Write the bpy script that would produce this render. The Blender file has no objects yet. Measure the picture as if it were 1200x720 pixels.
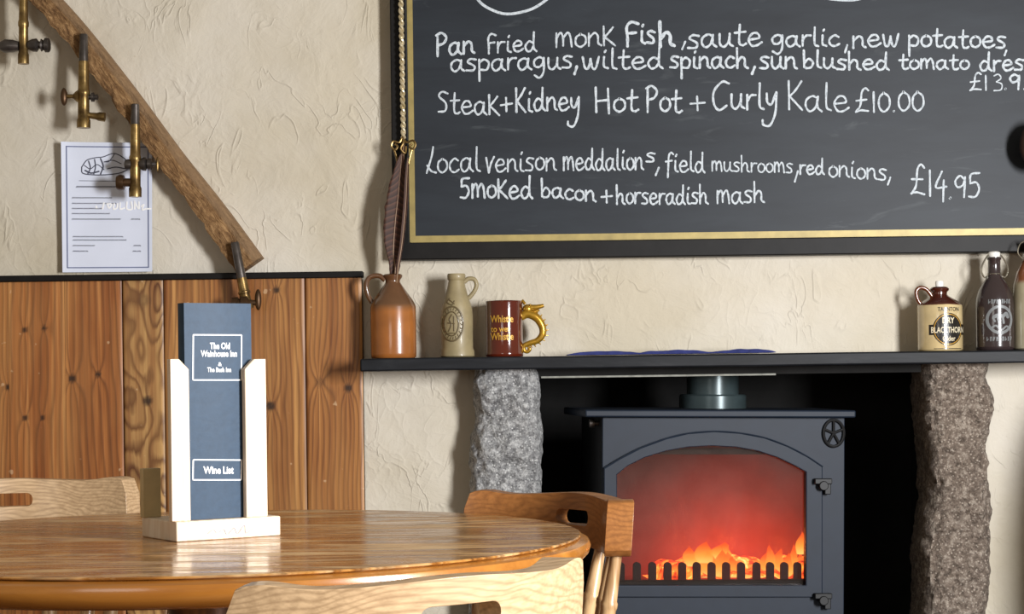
import bpy, bmesh, math, random
import numpy as np
from mathutils import Vector, Matrix, noise

random.seed(7)
scene = bpy.context.scene
COL = scene.collection

# ------------------------------------------------------------------ camera
F = 2200.0            # focal length in pixels of the 1200x720 frame
HX, HY = 600.0, 440.0 # principal point (horizon) in pixels
ROLL = 0.0130
CAMZ = 1.0
cam_data = bpy.data.cameras.new('camera')
cam_data.sensor_width = 36.0
cam_data.lens = F / 1200.0 * 36.0
cam_data.shift_y = (HY - 360.0) / 1200.0
cam = bpy.data.objects.new('camera', cam_data)
COL.objects.link(cam)
_c, _s = math.cos(ROLL), math.sin(ROLL)
cam.matrix_world = Matrix(((_c, _s, 0, 0), (0, 0, -1, 0), (-_s, _c, 0, CAMZ), (0, 0, 0, 1)))
scene.camera = cam

# ------------------------------------------------------------------ light
scene.view_settings.view_transform = 'Standard'
scene.view_settings.look = 'None'
scene.view_settings.exposure = 0.0
scene.view_settings.gamma = 1.0
scene.view_settings.use_curve_mapping = False

world = bpy.data.worlds.new('room_light')
scene.world = world
world.use_nodes = True
bg = world.node_tree.nodes['Background']
bg.inputs[0].default_value = (1.0, 0.86, 0.68, 1)
bg.inputs[1].default_value = 0.25

def area_light(name, loc, target, sx, sy, power, color):
    ld = bpy.data.lights.new(name, 'AREA')
    ld.shape = 'RECTANGLE'; ld.size = sx; ld.size_y = sy
    ld.energy = power; ld.color = color
    lo = bpy.data.objects.new(name, ld); COL.objects.link(lo)
    lo.location = loc
    lo.rotation_euler = (Vector(target) - Vector(loc)).to_track_quat('-Z', 'Y').to_euler()
    return lo
area_light('window_daylight', (2.1, 1.15, 1.38), (-0.15, 3.6, 0.98), 0.5, 1.05, 205, (0.98, 0.985, 1.0))
area_light('soft_fill_light', (-1.6, -1.6, 1.7), (-0.2, 4.8, 1.2), 1.4, 1.2, 18, (1.0, 0.96, 0.90))  # added soft fill from behind the camera, no window built there

# ------------------------------------------------------------------ helpers
def lin(r, g, b):
    f = lambda c: (c / 255.0) / 12.92 if c / 255.0 <= 0.04045 else ((c / 255.0 + 0.055) / 1.055) ** 2.4
    return (f(r), f(g), f(b), 1.0)

def ray(px, py):
    u, v = px - HX, HY - py
    return Vector(((u * _c + v * _s) / F, 1.0, (-u * _s + v * _c) / F))
def P(px, py, d):
    r = ray(px, py) * d
    return Vector((r.x, r.y, r.z + CAMZ))
def PZ(px, py, z):
    r = ray(px, py); d = (z - CAMZ) / r.z
    return Vector((r.x * d, d, z))
def RP(px, py, p0, n):
    r = ray(px, py); o = Vector((0, 0, CAMZ))
    t = (Vector(p0) - o).dot(n) / r.dot(n)
    return o + r * t

def tag(o, label=None, cat=None, group=None, kind=None):
    if label: o['label'] = label
    if cat: o['category'] = cat
    if group: o['group'] = group
    if kind: o['kind'] = kind
    return o
def thing(name, label, cat, loc=(0, 0, 0), rot=(0, 0, 0), group=None):
    o = bpy.data.objects.new(name, None); COL.objects.link(o)
    o.location = loc; o.rotation_euler = rot; o.empty_display_size = 0.05
    return tag(o, label, cat, group)

def obj(name, bm, mat, parent=None, smooth=True, angle=35, bevel=0.0, seg=2, label=None, recalc=True):
    me = bpy.data.meshes.new(name)
    if recalc: bmesh.ops.recalc_face_normals(bm, faces=bm.faces)
    bm.to_mesh(me); bm.free()
    if smooth:
        me.polygons.foreach_set('use_smooth', [True] * len(me.polygons))
        me.set_sharp_from_angle(angle=math.radians(angle))
    if isinstance(mat, (list, tuple)):
        for m in mat: me.materials.append(m)
    elif mat: me.materials.append(mat)
    o = bpy.data.objects.new(name, me); COL.objects.link(o)
    if parent: o.parent = parent
    if label: o['label'] = label
    if bevel:
        b = o.modifiers.new('bevel', 'BEVEL'); b.width = bevel; b.segments = seg
        b.limit_method = 'ANGLE'; b.angle_limit = math.radians(40)
    return o

def box(bm, lo, hi, M=None):
    x0, y0, z0 = lo; x1, y1, z1 = hi
    vs = [bm.verts.new(p) for p in ((x0,y0,z0),(x1,y0,z0),(x1,y1,z0),(x0,y1,z0),(x0,y0,z1),(x1,y0,z1),(x1,y1,z1),(x0,y1,z1))]
    if M: 
        for v in vs: v.co = M @ v.co
    for f in ((0,3,2,1),(4,5,6,7),(0,1,5,4),(1,2,6,5),(2,3,7,6),(3,0,4,7)):
        bm.faces.new([vs[i] for i in f])
    return vs

def lathe(bm, prof, n=40, M=None, caps=True):
    """prof: list of (r, z); axis = local z"""
    rings = []
    for r, z in prof:
        ring = []
        for i in range(n):
            a = 2 * math.pi * i / n
            p = Vector((r * math.cos(a), r * math.sin(a), z))
            ring.append(bm.verts.new(M @ p if M else p))
        rings.append(ring)
    for a, b in zip(rings, rings[1:]):
        for i in range(n):
            j = (i + 1) % n
            bm.faces.new((a[i], a[j], b[j], b[i]))
    if caps:
        bm.faces.new(list(reversed(rings[0]))); bm.faces.new(rings[-1])

def axis_matrix(p0, p1):
    p0, p1 = Vector(p0), Vector(p1)
    q = (p1 - p0).to_track_quat('Z', 'Y')
    return Matrix.Translation(p0) @ q.to_matrix().to_4x4()
def turned(bm, p0, p1, prof, n=20):
    """lathe along p0->p1, prof: (fraction, radius)"""
    L = (Vector(p1) - Vector(p0)).length
    lathe(bm, [(r, t * L) for t, r in prof], n, axis_matrix(p0, p1))

def crom(pts, n=8, closed=False):
    pts = [Vector(p) for p in pts]
    if len(pts) < 3: 
        return [pts[0].lerp(pts[-1], i / n) for i in range(n + 1)]
    out = []
    m = len(pts)
    for i in range(m if closed else m - 1):
        if closed: p0, p1, p2, p3 = pts[(i-1) % m], pts[i], pts[(i+1) % m], pts[(i+2) % m]
        else:
            p1, p2 = pts[i], pts[i+1]
            p0 = pts[i-1] if i > 0 else p1 + (p1 - p2)
            p3 = pts[i+2] if i + 2 < m else p2 + (p2 - p1)
        for k in range(n):
            t = k / n
            out.append(0.5 * ((2*p1) + (p2-p0)*t + (2*p0-5*p1+4*p2-p3)*t*t + (3*p1-p0-3*p2+p3)*t**3))
    if not closed: out.append(pts[-1])
    return out

def tube(bm, pts, rad, n=12, closed=False, flat=1.0, caps=True):
    """sweep a circle along pts (already smooth); rad float or list"""
    pts = [Vector(p) for p in pts]; m = len(pts)
    rad = [rad] * m if not hasattr(rad, '__len__') else rad
    rings = []; ref = None
    for i, p in enumerate(pts):
        if closed: t = (pts[(i+1) % m] - pts[i-1]).normalized()
        else: t = (pts[min(i+1, m-1)] - pts[max(i-1, 0)]).normalized()
        if ref is None:
            ref = Vector((0, 1, 0)) if abs(t.y) < 0.9 else Vector((1, 0, 0))
        ref = (ref - t * ref.dot(t)).normalized()
        b = t.cross(ref)
        rings.append([bm.verts.new(p + (ref * math.cos(2*math.pi*k/n) * flat + b * math.sin(2*math.pi*k/n)) * rad[i]) for k in range(n)])
    for i in range(m if closed else m - 1):
        a, b2 = rings[i], rings[(i+1) % m]
        for k in range(n):
            j = (k + 1) % n
            bm.faces.new((a[k], a[j], b2[j], b2[k]))
    if caps and not closed:
        bm.faces.new(list(reversed(rings[0]))); bm.faces.new(rings[-1])

def ico(bm, c, r, sub=2, scale=(1, 1, 1)):
    M = Matrix.Translation(Vector(c)) @ Matrix.Diagonal((r*scale[0], r*scale[1], r*scale[2], 1))
    bmesh.ops.create_icosphere(bm, subdivisions=sub, radius=1.0, matrix=M)

def plate(bm, outer, holes, y0, y1, conv=None):
    """flat plate in xz with holes, from y0 (front) to y1"""
    es = []
    for loop in [outer] + holes:
        vs = [bm.verts.new((x, y0, z)) for x, z in loop]
        for i in range(len(vs)): es.append(bm.edges.new((vs[i], vs[(i+1) % len(vs)])))
    r = bmesh.ops.triangle_fill(bm, use_beauty=True, use_dissolve=False, edges=es)
    fs = [g for g in r['geom'] if isinstance(g, bmesh.types.BMFace)]
    e = bmesh.ops.extrude_face_region(bm, geom=fs)
    for g in e['geom']:
        if isinstance(g, bmesh.types.BMVert): g.co.y = y1

def ribbon(bm, pts, w, mp, lift=0.0):
    """flat round-ended stroke; pts 2D list, mp maps (x, y, lift) to 3D; w float or list"""
    pts = [Vector((p[0], p[1])) for p in pts]
    q = [pts[0]]
    for p in pts[1:]:
        if (p - q[-1]).length > 1e-6: q.append(p)
    pts = q; m = len(pts)
    ws = [w] * m if not hasattr(w, '__len__') else w
    L, R = [], []
    for i, p in enumerate(pts):
        t = pts[min(i+1, m-1)] - pts[max(i-1, 0)]
        if t.length < 1e-9: t = Vector((1, 0))
        t.normalize(); nrm = Vector((-t.y, t.x)) * ws[i] * 0.5
        L.append(bm.verts.new(mp(p.x + nrm.x, p.y + nrm.y, lift)))
        R.append(bm.verts.new(mp(p.x - nrm.x, p.y - nrm.y, lift)))
    for i in range(m - 1):
        bm.faces.new((L[i], L[i+1], R[i+1], R[i]))
    for p, ww in ((pts[0], ws[0]), (pts[-1], ws[-1])):
        vs = [bm.verts.new(mp(p.x + math.cos(a) * ww * .5, p.y + math.sin(a) * ww * .5, lift + 2e-5)) for a in [k * math.pi / 4 for k in range(8)]]
        bm.faces.new(vs)

_txt_cache = {}
def text_polys(s, bold=0.0):
    """built-in font glyph outlines as (verts, faces) with unit cap size, origin bottom-left, plus width"""
    key = (s, bold)
    if key in _txt_cache: return _txt_cache[key]
    cu = bpy.data.curves.new('t', 'FONT'); cu.body = s; cu.size = 1.0; cu.offset = bold; cu.resolution_u = 3
    ob = bpy.data.objects.new('t', cu); COL.objects.link(ob)
    dg = bpy.context.evaluated_depsgraph_get()
    me = bpy.data.meshes.new_from_object(ob.evaluated_get(dg))
    vs = [(v.co.x, v.co.y) for v in me.vertices]; fs = [tuple(p.vertices) for p in me.polygons]
    bpy.data.objects.remove(ob); bpy.data.meshes.remove(me); bpy.data.curves.remove(cu)
    x0 = min(v[0] for v in vs); x1 = max(v[0] for v in vs)
    y0 = min(v[1] for v in vs); y1 = max(v[1] for v in vs)
    r = (vs, fs, x0, x1, y0, y1); _txt_cache[key] = r
    return r
def put_text(bm, s, rect, mp, bold=0.0, lift=0.0):
    """fit text s in rect (xl, xr, ybase, capheight) of the map's own 2D units (y up)"""
    vs, fs, x0, x1, y0, y1 = text_polys(s, bold)
    xl, xr, yb, h = rect
    sx = (xr - xl) / (x1 - x0); sy = h / 0.73
    nv = [bm.verts.new(mp(xl + (x - x0) * sx, yb + y * sy, lift)) for x, y in vs]
    for f in fs:
        try: bm.faces.new([nv[i] for i in f])
        except ValueError: pass

# ------------------------------------------------------------------ materials
class N:
    def __init__(self, name):
        self.m = bpy.data.materials.new(name); self.m.use_nodes = True
        self.t = self.m.node_tree; self.t.nodes.clear()
        self.out = self.n('ShaderNodeOutputMaterial')
    def n(self, typ, **kw):
        nd = self.t.nodes.new(typ)
        for k, v in kw.items(): setattr(nd, k, v)
        return nd
    def l(self, a, b): self.t.links.new(a, b)
    def set(self, sock, v):
        if hasattr(v, 'is_output') or isinstance(v, bpy.types.NodeSocket): self.l(v, sock)
        else: sock.default_value = v
    def coord(self, scale=(1, 1, 1), rot=(0, 0, 0), kind='Object'):
        tc = self.n('ShaderNodeTexCoord'); mp = self.n('ShaderNodeMapping')
        mp.inputs['Scale'].default_value = scale; mp.inputs['Rotation'].default_value = rot
        self.l(tc.outputs[kind], mp.inputs['Vector']); return mp.outputs[0]
    def noise(self, vec, scale=5, detail=4, rough=.55, dist=0.0, out='Fac'):
        nd = self.n('ShaderNodeTexNoise')
        nd.inputs['Scale'].default_value = scale; nd.inputs['Detail'].default_value = detail
        nd.inputs['Roughness'].default_value = rough; nd.inputs['Distortion'].default_value = dist
        if vec is not None: self.l(vec, nd.inputs['Vector'])
        return nd.outputs[out]
    def voro(self, vec, scale=5, feature='F1', out='Distance'):
        nd = self.n('ShaderNodeTexVoronoi', feature=feature); nd.inputs['Scale'].default_value = scale
        if vec is not None: self.l(vec, nd.inputs['Vector'])
        return nd.outputs[out]
    def wave(self, vec, scale, dist, detail=2, dscale=1.0, direction='X'):
        nd = self.n('ShaderNodeTexWave', bands_direction=direction)
        nd.inputs['Scale'].default_value = scale; nd.inputs['Distortion'].default_value = dist
        nd.inputs['Detail'].default_value = detail; nd.inputs['Detail Scale'].default_value = dscale
        self.l(vec, nd.inputs['Vector']); return nd.outputs['Fac']
    def ramp(self, fac, stops, interp='LINEAR'):
        nd = self.n('ShaderNodeValToRGB'); cr = nd.color_ramp; cr.interpolation = interp
        while len(cr.elements) < len(stops): cr.elements.new(0.5)
        for e, (p, c) in zip(cr.elements, stops):
            e.position = p; e.color = c if len(c) == 4 else (*c, 1)
        self.l(fac, nd.inputs[0]); return nd.outputs[0]
    def mix(self, fac, a, b, blend='MIX'):
        nd = self.n('ShaderNodeMix', data_type='RGBA', blend_type=blend)
        self.set(nd.inputs[0], fac); self.set(nd.inputs[6], a); self.set(nd.inputs[7], b)
        return nd.outputs[2]
    def math(self, op, a, b=0.0, clamp=False):
        nd = self.n('ShaderNodeMath', operation=op, use_clamp=clamp)
        self.set(nd.inputs[0], a); self.set(nd.inputs[1], b); return nd.outputs[0]
    def attr(self, name, out='Fac'):
        nd = self.n('ShaderNodeAttribute', attribute_name=name); return nd.outputs[out]
    def bump(self, h, strength=.3, dist=.01, normal=None):
        nd = self.n('ShaderNodeBump'); nd.inputs['Strength'].default_value = strength; nd.inputs['Distance'].default_value = dist
        self.l(h, nd.inputs['Height'])
        if normal is not None: self.l(normal, nd.inputs['Normal'])
        return nd.outputs[0]
    def bsdf(self, color, rough=.5, metal=0.0, normal=None, coat=0.0, spec=.5, coat_rough=.1, emit=None, emit_s=0.0):
        b = self.n('ShaderNodeBsdfPrincipled')
        self.set(b.inputs['Base Color'], color); self.set(b.inputs['Roughness'], rough)
        self.set(b.inputs['Metallic'], metal); b.inputs['Coat Weight'].default_value = coat
        b.inputs['Coat Roughness'].default_value = coat_rough
        b.inputs['Specular IOR Level'].default_value = spec
        if normal is not None: self.l(normal, b.inputs['Normal'])
        if emit is not None:
            self.set(b.inputs['Emission Color'], emit); self.set(b.inputs['Emission Strength'], emit_s)
        self.l(b.outputs[0], self.out.inputs[0]); return b

def m_plain(name, rgb, rough=.5, metal=0.0, coat=0.0, var=.12, scale=30, bump=.05, spec=.5):
    k = N(name); v = k.coord()
    nz = k.noise(v, scale, 4)
    c = lin(*rgb)
    d = tuple(x * (1 - var) for x in c[:3]) + (1,); u = tuple(min(1, x * (1 + var)) for x in c[:3]) + (1,)
    col = k.ramp(nz, [(.3, d), (.7, u)])
    k.bsdf(col, rough, metal, k.bump(nz, bump, .003), coat, spec)
    return k.m

def m_wood(name, dark, light, axis='X', scale=1.0, rough=.4, coat=0.0, bump=.08, contrast=(.3, .75), gloss_var=0.0, rings=9, coat_rough=.12, wr=.6, wf=.55, blotch=.35):
    k = N(name)
    st = {'X': (.22, 2.2, 2.2), 'Y': (2.2, .22, 2.2), 'Z': (2.2, 2.2, .22)}[axis]
    v = k.coord(tuple(s * scale for s in st))
    base = k.noise(v, 2.4, 3, .5, .6)
    ring = k.math('FRACT', k.math('MULTIPLY', base, rings))
    tri = k.math('ABSOLUTE', k.math('SUBTRACT', k.math('MULTIPLY', ring, 2.0), 1.0))
    v2 = k.coord(tuple(s * scale * (18 if s > 1 else 3) for s in st))
    fine = k.noise(v2, 3.0, 3, .6)
    g = k.math('ADD', k.math('MULTIPLY', tri, wr), k.math('MULTIPLY', fine, wf))
    c = k.ramp(g, [(contrast[0], lin(*dark)), (contrast[1], lin(*light))])
    big = k.noise(k.coord((1, 1, 1)), 4, 3)
    c = k.mix(k.ramp(big, [(.35, (0, 0, 0, 1)), (.75, (blotch, blotch, blotch, 1))]), c, lin(*dark))
    r = rough
    if gloss_var:
        r = k.math('ADD', rough, k.math('MULTIPLY', k.math('SUBTRACT', g, .5), gloss_var), True)
    k.bsdf(c, r, 0, k.bump(g, bump, .002), coat, .5, coat_rough)
    return k.m

# plaster
k = N('plaster'); v = k.coord()
n1 = k.noise(v, 7, 5, .6, 1.6); n2 = k.noise(v, 26, 4, .6, .8)
dist = k.n('ShaderNodeVectorMath', operation='ADD')
sc = k.n('ShaderNodeVectorMath', operation='SCALE'); k.l(k.noise(v, 6, 3, .5, .5, 'Color'), sc.inputs[0]); sc.inputs['Scale'].default_value = .22
k.l(v, dist.inputs[0]); k.l(sc.outputs[0], dist.inputs[1])
vo = k.voro(dist.outputs[0], 13, 'DISTANCE_TO_EDGE')
ridge = k.ramp(vo, [(0.0, (1, 1, 1, 1)), (.05, (.35, .35, .35, 1)), (.14, (0, 0, 0, 1))])
rm = k.math('MULTIPLY', ridge, k.ramp(k.noise(v, 4.5, 2), [(.46, (0, 0, 0, 1)), (.62, (1, 1, 1, 1))]))
nr = k.noise(k.coord((1.3, 1, .8)), 8, 2.5, .55, .9)
thin = k.ramp(k.math('ABSOLUTE', k.math('SUBTRACT', nr, .5)), [(0, (1, 1, 1, 1)), (.012, (.5, .5, .5, 1)), (.028, (0, 0, 0, 1))])
thin = k.math('MULTIPLY', thin, k.ramp(k.noise(v, 7.5, 2), [(.47, (0, 0, 0, 1)), (.6, (1, 1, 1, 1))]))
n0 = k.noise(v, 3.2, 3, .5, .4)
h = k.math('ADD', k.math('ADD', k.math('ADD', k.math('MULTIPLY', n1, .36), k.math('MULTIPLY', n0, .5)), k.math('MULTIPLY', n2, .16)), k.math('ADD', k.math('MULTIPLY', rm, .06), k.math('MULTIPLY', thin, .16)))
stain = k.ramp(k.noise(v, 1.7, 5, .6), [(.35, lin(196, 186, 165)), (.55, lin(208, 200, 184)), (.75, lin(215, 209, 198))])
stain = k.mix(k.ramp(k.noise(v, 60, 2), [(.72, (0, 0, 0, 1)), (.8, (.25, .25, .25, 1))]), stain, lin(150, 135, 105))
k.bsdf(stain, .85, 0, k.bump(h, .5, .028), spec=.2); M_PLASTER = k.m

# wainscot boards: python-made grain field + knots
k = N('pine_boards'); v = k.coord()
g = k.attr('grain'); kn = k.attr('knot'); tint = k.attr('tint', 'Color'); ct = k.attr('contrast')
gf = k.math('ADD', g, k.math('MULTIPLY', k.noise(k.coord((60, 60, 3)), 2.0, 3), .5))
fr = k.math('FRACT', gf)
line = k.ramp(fr, [(0.0, (.9, .9, .9, 1)), (.22, (0, 0, 0, 1)), (.6, (.12, .12, .12, 1)), (.88, (.85, .85, .85, 1)), (1.0, (1, 1, 1, 1))])
fine = k.noise(k.coord((260, 260, 6)), 1.0, 3, .65)
streak = k.noise(k.coord((34, 34, .7)), 1.0, 4, .6)
tint2 = k.mix(k.ramp(streak, [(.38, (.75, .75, .75, 1)), (.6, (0, 0, 0, 1))]), tint, lin(118, 60, 24))
tint2 = k.mix(k.ramp(streak, [(.55, (0, 0, 0, 1)), (.72, (.7, .7, .7, 1))]), tint2, lin(214, 160, 98))
c = k.mix(k.math('MULTIPLY', line, ct), tint2, lin(84, 44, 20))
c = k.mix(k.math('MULTIPLY', k.ramp(fine, [(.45, (0, 0, 0, 1)), (.8, (1, 1, 1, 1))]), .42), c, lin(88, 52, 26))
c = k.mix(k.ramp(k.noise(k.coord((5, 5, 1.6)), 1.5, 3), [(.4, (0, 0, 0, 1)), (.75, (.35, .35, .35, 1))]), c, lin(196, 146, 86))
c = k.mix(kn, c, lin(40, 24, 15))
scr = k.ramp(k.noise(k.coord((1, 1, 1)), 34, 2, .5), [(.73, (0, 0, 0, 1)), (.77, (.5, .5, .5, 1))])
c = k.mix(scr, c, lin(214, 180, 140))
k.bsdf(c, .42, 0, k.bump(k.math('ADD', line, fine), .12, .002), spec=.4); M_BOARDS = k.m

# granite
def m_granite(name, base, light, dark):
    k = N(name); v = k.coord()
    n = k.noise(v, 62, 6, .75); v1 = k.voro(v, 120); v2 = k.voro(v, 85)
    c = k.ramp(n, [(.3, lin(*dark)), (.5, lin(*base)), (.68, lin(*light))])
    c = k.mix(k.ramp(v1, [(.16, (.95, .95, .95, 1)), (.34, (0, 0, 0, 1))]), c, lin(*light))
    c = k.mix(k.ramp(v2, [(.10, (.8, .8, .8, 1)), (.24, (0, 0, 0, 1))]), c, lin(*dark))
    big = k.noise(v, 16, 4, .6, .6)
    hh = k.math('ADD', big, k.math('MULTIPLY', n, .5))
    k.bsdf(c, .62, 0, k.bump(hh, 1.0, .035), spec=.5); return k.m
M_GRANITE_L = m_granite('grey_granite', (170, 170, 170), (240, 240, 238), (82, 82, 84))
M_GRANITE_R = m_granite('brown_granite', (140, 124, 110), (206, 192, 176), (76, 66, 58))

M_SOOT = m_plain('soot_black', (22, 21, 20), .9, 0, 0, .4, 14, .5)
M_BLACKPAINT = m_plain('black_paint', (20, 18, 17), .5, 0, 0, .3, 18, .15, .2)
k = N('mantel_paint'); v = k.coord((.6, 3, 3))
n = k.noise(v, 9, 5, .65, .4)
c = k.ramp(n, [(.3, lin(14, 15, 18)), (.55, lin(26, 28, 32)), (.72, lin(42, 43, 46))])
c = k.mix(k.ramp(k.noise(k.coord((1.2, 1, 4)), 3.1, 4), [(.63, (0, 0, 0, 1)), (.74, (.55, .55, .55, 1))]), c, lin(66, 48, 32))
k.bsdf(c, .5, 0, k.bump(n, .2, .004), spec=.22); M_MANTEL = k.m

k = N('slate_board'); v = k.coord((1, 1, 1))
n = k.noise(k.coord((1.0, 1, 5)), 3.5, 5, .65, .3)
c = k.ramp(n, [(.3, lin(26, 31, 38)), (.7, lin(37, 43, 50))])
sm = k.ramp(k.noise(k.coord((2.0, 1, 9)), 2.2, 5, .6, 1.0), [(.62, (0, 0, 0, 1)), (.8, (.16, .16, .16, 1))])
c = k.mix(sm, c, lin(150, 158, 160))
k.bsdf(c, .5, 0, k.bump(n, .05, .002), spec=.3); M_SLATE = k.m
k = N('chalk'); v = k.coord()
n = k.noise(v, 210, 3, .6)
c = k.ramp(n, [(.28, lin(150, 158, 164)), (.5, lin(196, 204, 210)), (.7, lin(212, 218, 222))])
k.bsdf(c, .95, 0, spec=.1); M_CHALK = k.m
M_GILT = m_plain('gilt_paint', (158, 140, 84), .45, .2, 0, .18, 25, .1)

M_TABLE = None
k = N('oak_table_top')
v = k.coord((.9, 7, 1)); base = k.noise(v, 1.7, 4, .55, .9)
ring = k.math('FRACT', k.math('MULTIPLY', base, 8.0))
tri = k.math('ABSOLUTE', k.math('SUBTRACT', k.math('MULTIPLY', ring, 2.0), 1.0))
fine = k.noise(k.coord((9, 130, 1)), 2.0, 3, .6)
g = k.math('ADD', k.math('MULTIPLY', tri, .55), k.math('MULTIPLY', fine, .5))
c = k.ramp(g, [(.22, lin(104, 62, 24)), (.5, lin(158, 104, 46)), (.85, lin(200, 146, 78))])
worn = k.noise(k.coord((1.6, 9.0, 1)), 2.6, 5, .65, .9)
c = k.mix(k.ramp(worn, [(.5, (0, 0, 0, 1)), (.66, (.85, .85, .85, 1))]), c, lin(226, 190, 136))  # worn patches plus window reflections painted in as pale streaks
rg = k.math('ADD', .15, k.math('MULTIPLY', k.ramp(worn, [(.46, (0, 0, 0, 1)), (.62, (1, 1, 1, 1))]), .5))
k.bsdf(c, rg, 0, k.bump(k.math('ADD', g, k.math('MULTIPLY', k.noise(k.coord((3.5, 12, 1)), 2.0, 3, .6, .8), 3.0)), .10, .004), .25, .5, .12); M_TABLE = k.m
M_TABLE_EDGE = m_wood('oak_table_edge', (140, 84, 28), (190, 126, 52), 'X', 1.6, .25, .5, .05, (.0, 1.1), rings=3)
M_PEDESTAL = m_wood('oak_pedestal', (70, 38, 16), (120, 72, 34), 'Z', 2.0, .35, .2, .05)
def m_grain(name, dark, light, freq=95, rough=.42, coat=.15, darkness=.8):
    k = N(name); tc = k.n('ShaderNodeTexCoord'); sp = k.n('ShaderNodeSeparateXYZ'); k.l(tc.outputs['Object'], sp.inputs[0])
    n = k.noise(k.coord((3.2, 5, 7)), 1.6, 2, .5, .4)
    ln = k.math('FRACT', k.math('ADD', k.math('MULTIPLY', k.math('ADD', sp.outputs[2], k.math('MULTIPLY', sp.outputs[1], .25)), freq), k.math('MULTIPLY', n, 9.0)))
    band = k.ramp(ln, [(0, (1, 1, 1, 1)), (.3, (.15, .15, .15, 1)), (.7, (.05, .05, .05, 1)), (1, (.9, .9, .9, 1))])
    fine = k.noise(k.coord((14, 160, 160)), 1.0, 3, .6)
    c = k.mix(k.ramp(fine, [(.35, (.45, .45, .45, 1)), (.65, (0, 0, 0, 1))]), lin(*light), lin(*dark))
    c = k.mix(k.math('MULTIPLY', band, darkness), c, lin(*dark))
    k.bsdf(c, rough, 0, k.bump(fine, .06, .002), coat, .4, .12); return k.m
M_CHAIR = m_grain('pale_ash', (128, 98, 66), (208, 176, 136), freq=130, darkness=.5)
M_CHAIR2 = m_grain('orange_beech', (106, 62, 26), (162, 106, 54), darkness=.5)
M_SPINDLE = m_wood('beech_spindle', (150, 114, 76), (206, 170, 124), 'Z', 3.0, .36, .2, .04)
M_HOLDER = m_wood('pale_pine', (222, 196, 164), (244, 228, 206), 'Z', 3.0, .55, 0, .06, (.1, .9))
M_OLIVE = m_plain('olive_brown_wood', (196, 174, 128), .6, 0, 0, .08, 40, .05)
M_BOOK = m_plain('navy_leatherette', (44, 66, 88), .5, 0, 0, .10, 90, .08, .25)
M_WHITEPRINT = m_plain('white_print', (232, 234, 236), .5, 0, 0, .02, 50, 0)
M_PAGES = m_plain('page_edges', (200, 196, 186), .8)
k = N('old_oak'); v = k.coord((1, 1, 1))
big = k.noise(v, 11, 4, .6, .7)
cmb = k.n('ShaderNodeCombineXYZ'); k.l(k.attr('along'), cmb.inputs[0]); k.l(k.attr('across'), cmb.inputs[1])
fine = k.noise(cmb.outputs[0], 9, 5, .7, .6)
g = k.math('ADD', k.math('MULTIPLY', k.noise(v, 14, 5, .7, 1.0), .35), k.math('MULTIPLY', fine, .65))
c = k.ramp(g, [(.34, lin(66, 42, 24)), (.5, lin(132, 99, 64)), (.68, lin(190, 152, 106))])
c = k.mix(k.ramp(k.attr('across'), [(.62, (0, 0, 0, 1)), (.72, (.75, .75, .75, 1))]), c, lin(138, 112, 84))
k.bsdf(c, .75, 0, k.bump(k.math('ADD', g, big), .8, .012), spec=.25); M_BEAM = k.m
k = N('aged_brass'); n = k.noise(k.coord(), 34, 4, .6)
c = k.ramp(n, [(.32, lin(92, 72, 44)), (.55, lin(144, 118, 72)), (.75, lin(184, 158, 108))])
k.bsdf(c, .34, .85, k.bump(n, .08, .003)); M_BRASS = k.m
k = N('bright_brass'); n = k.noise(k.coord(), 34, 3, .6)
c = k.ramp(n, [(.3, lin(186, 168, 124)), (.7, lin(238, 226, 196))])
k.bsdf(c, .3, .55); M_BRASS2 = k.m
M_PEWTER = m_plain('dull_pewter', (92, 86, 82), .36, .8, 0, .3, 40, .1)
M_DARKBRASS = m_plain('brown_bronze', (84, 62, 42), .4, .7, 0, .3, 40, .1)
M_IRON = m_plain('stove_iron', (23, 33, 47), .55, .0, 0, .10, 24, .06, .35)
M_IRON_DARK = m_plain('dark_iron', (9, 10, 12), .5, .2, 0, .2, 24, .08)
M_IRON_EDGE = m_plain('pale_lip', (150, 150, 140), .6, 0, 0, .3, 40, .1)
M_GRATE = m_plain('burnt_grate', (14, 9, 8), .8, 0, 0, .2, 30, .1, .2)
M_FLUE = m_plain('flue_enamel', (64, 76, 78), .28, .3, 0, .15, 20, .05)
M_PAPER = m_plain('white_paper', (218, 224, 240), .7, 0, 0, .03, 12, .03)
M_INK = m_plain('grey_ink', (74, 76, 92), .8, 0, 0, .1)
M_INK_LIGHT = m_plain('pale_ink', (108, 116, 148), .8, 0, 0, .1)
M_LIGHTFLECK = m_plain('light_fleck_white', (252, 252, 252), .6, 0, 0, .01, 50, 0)  # white for the light flecks painted on the menu sheet
M_FEATHER = None
k = N('brown_feather'); w = k.attr('barb')
st = k.ramp(k.math('FRACT', k.math('MULTIPLY', w, 1.0)), [(0, lin(46, 28, 21)), (.5, lin(66, 41, 31)), (.85, lin(88, 57, 43)), (1, lin(46, 28, 21))])
k.bsdf(st, .6, 0, spec=.3); M_FEATHER = k.m
M_QUILL = m_plain('pale_quill', (142, 112, 84), .5)

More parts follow.
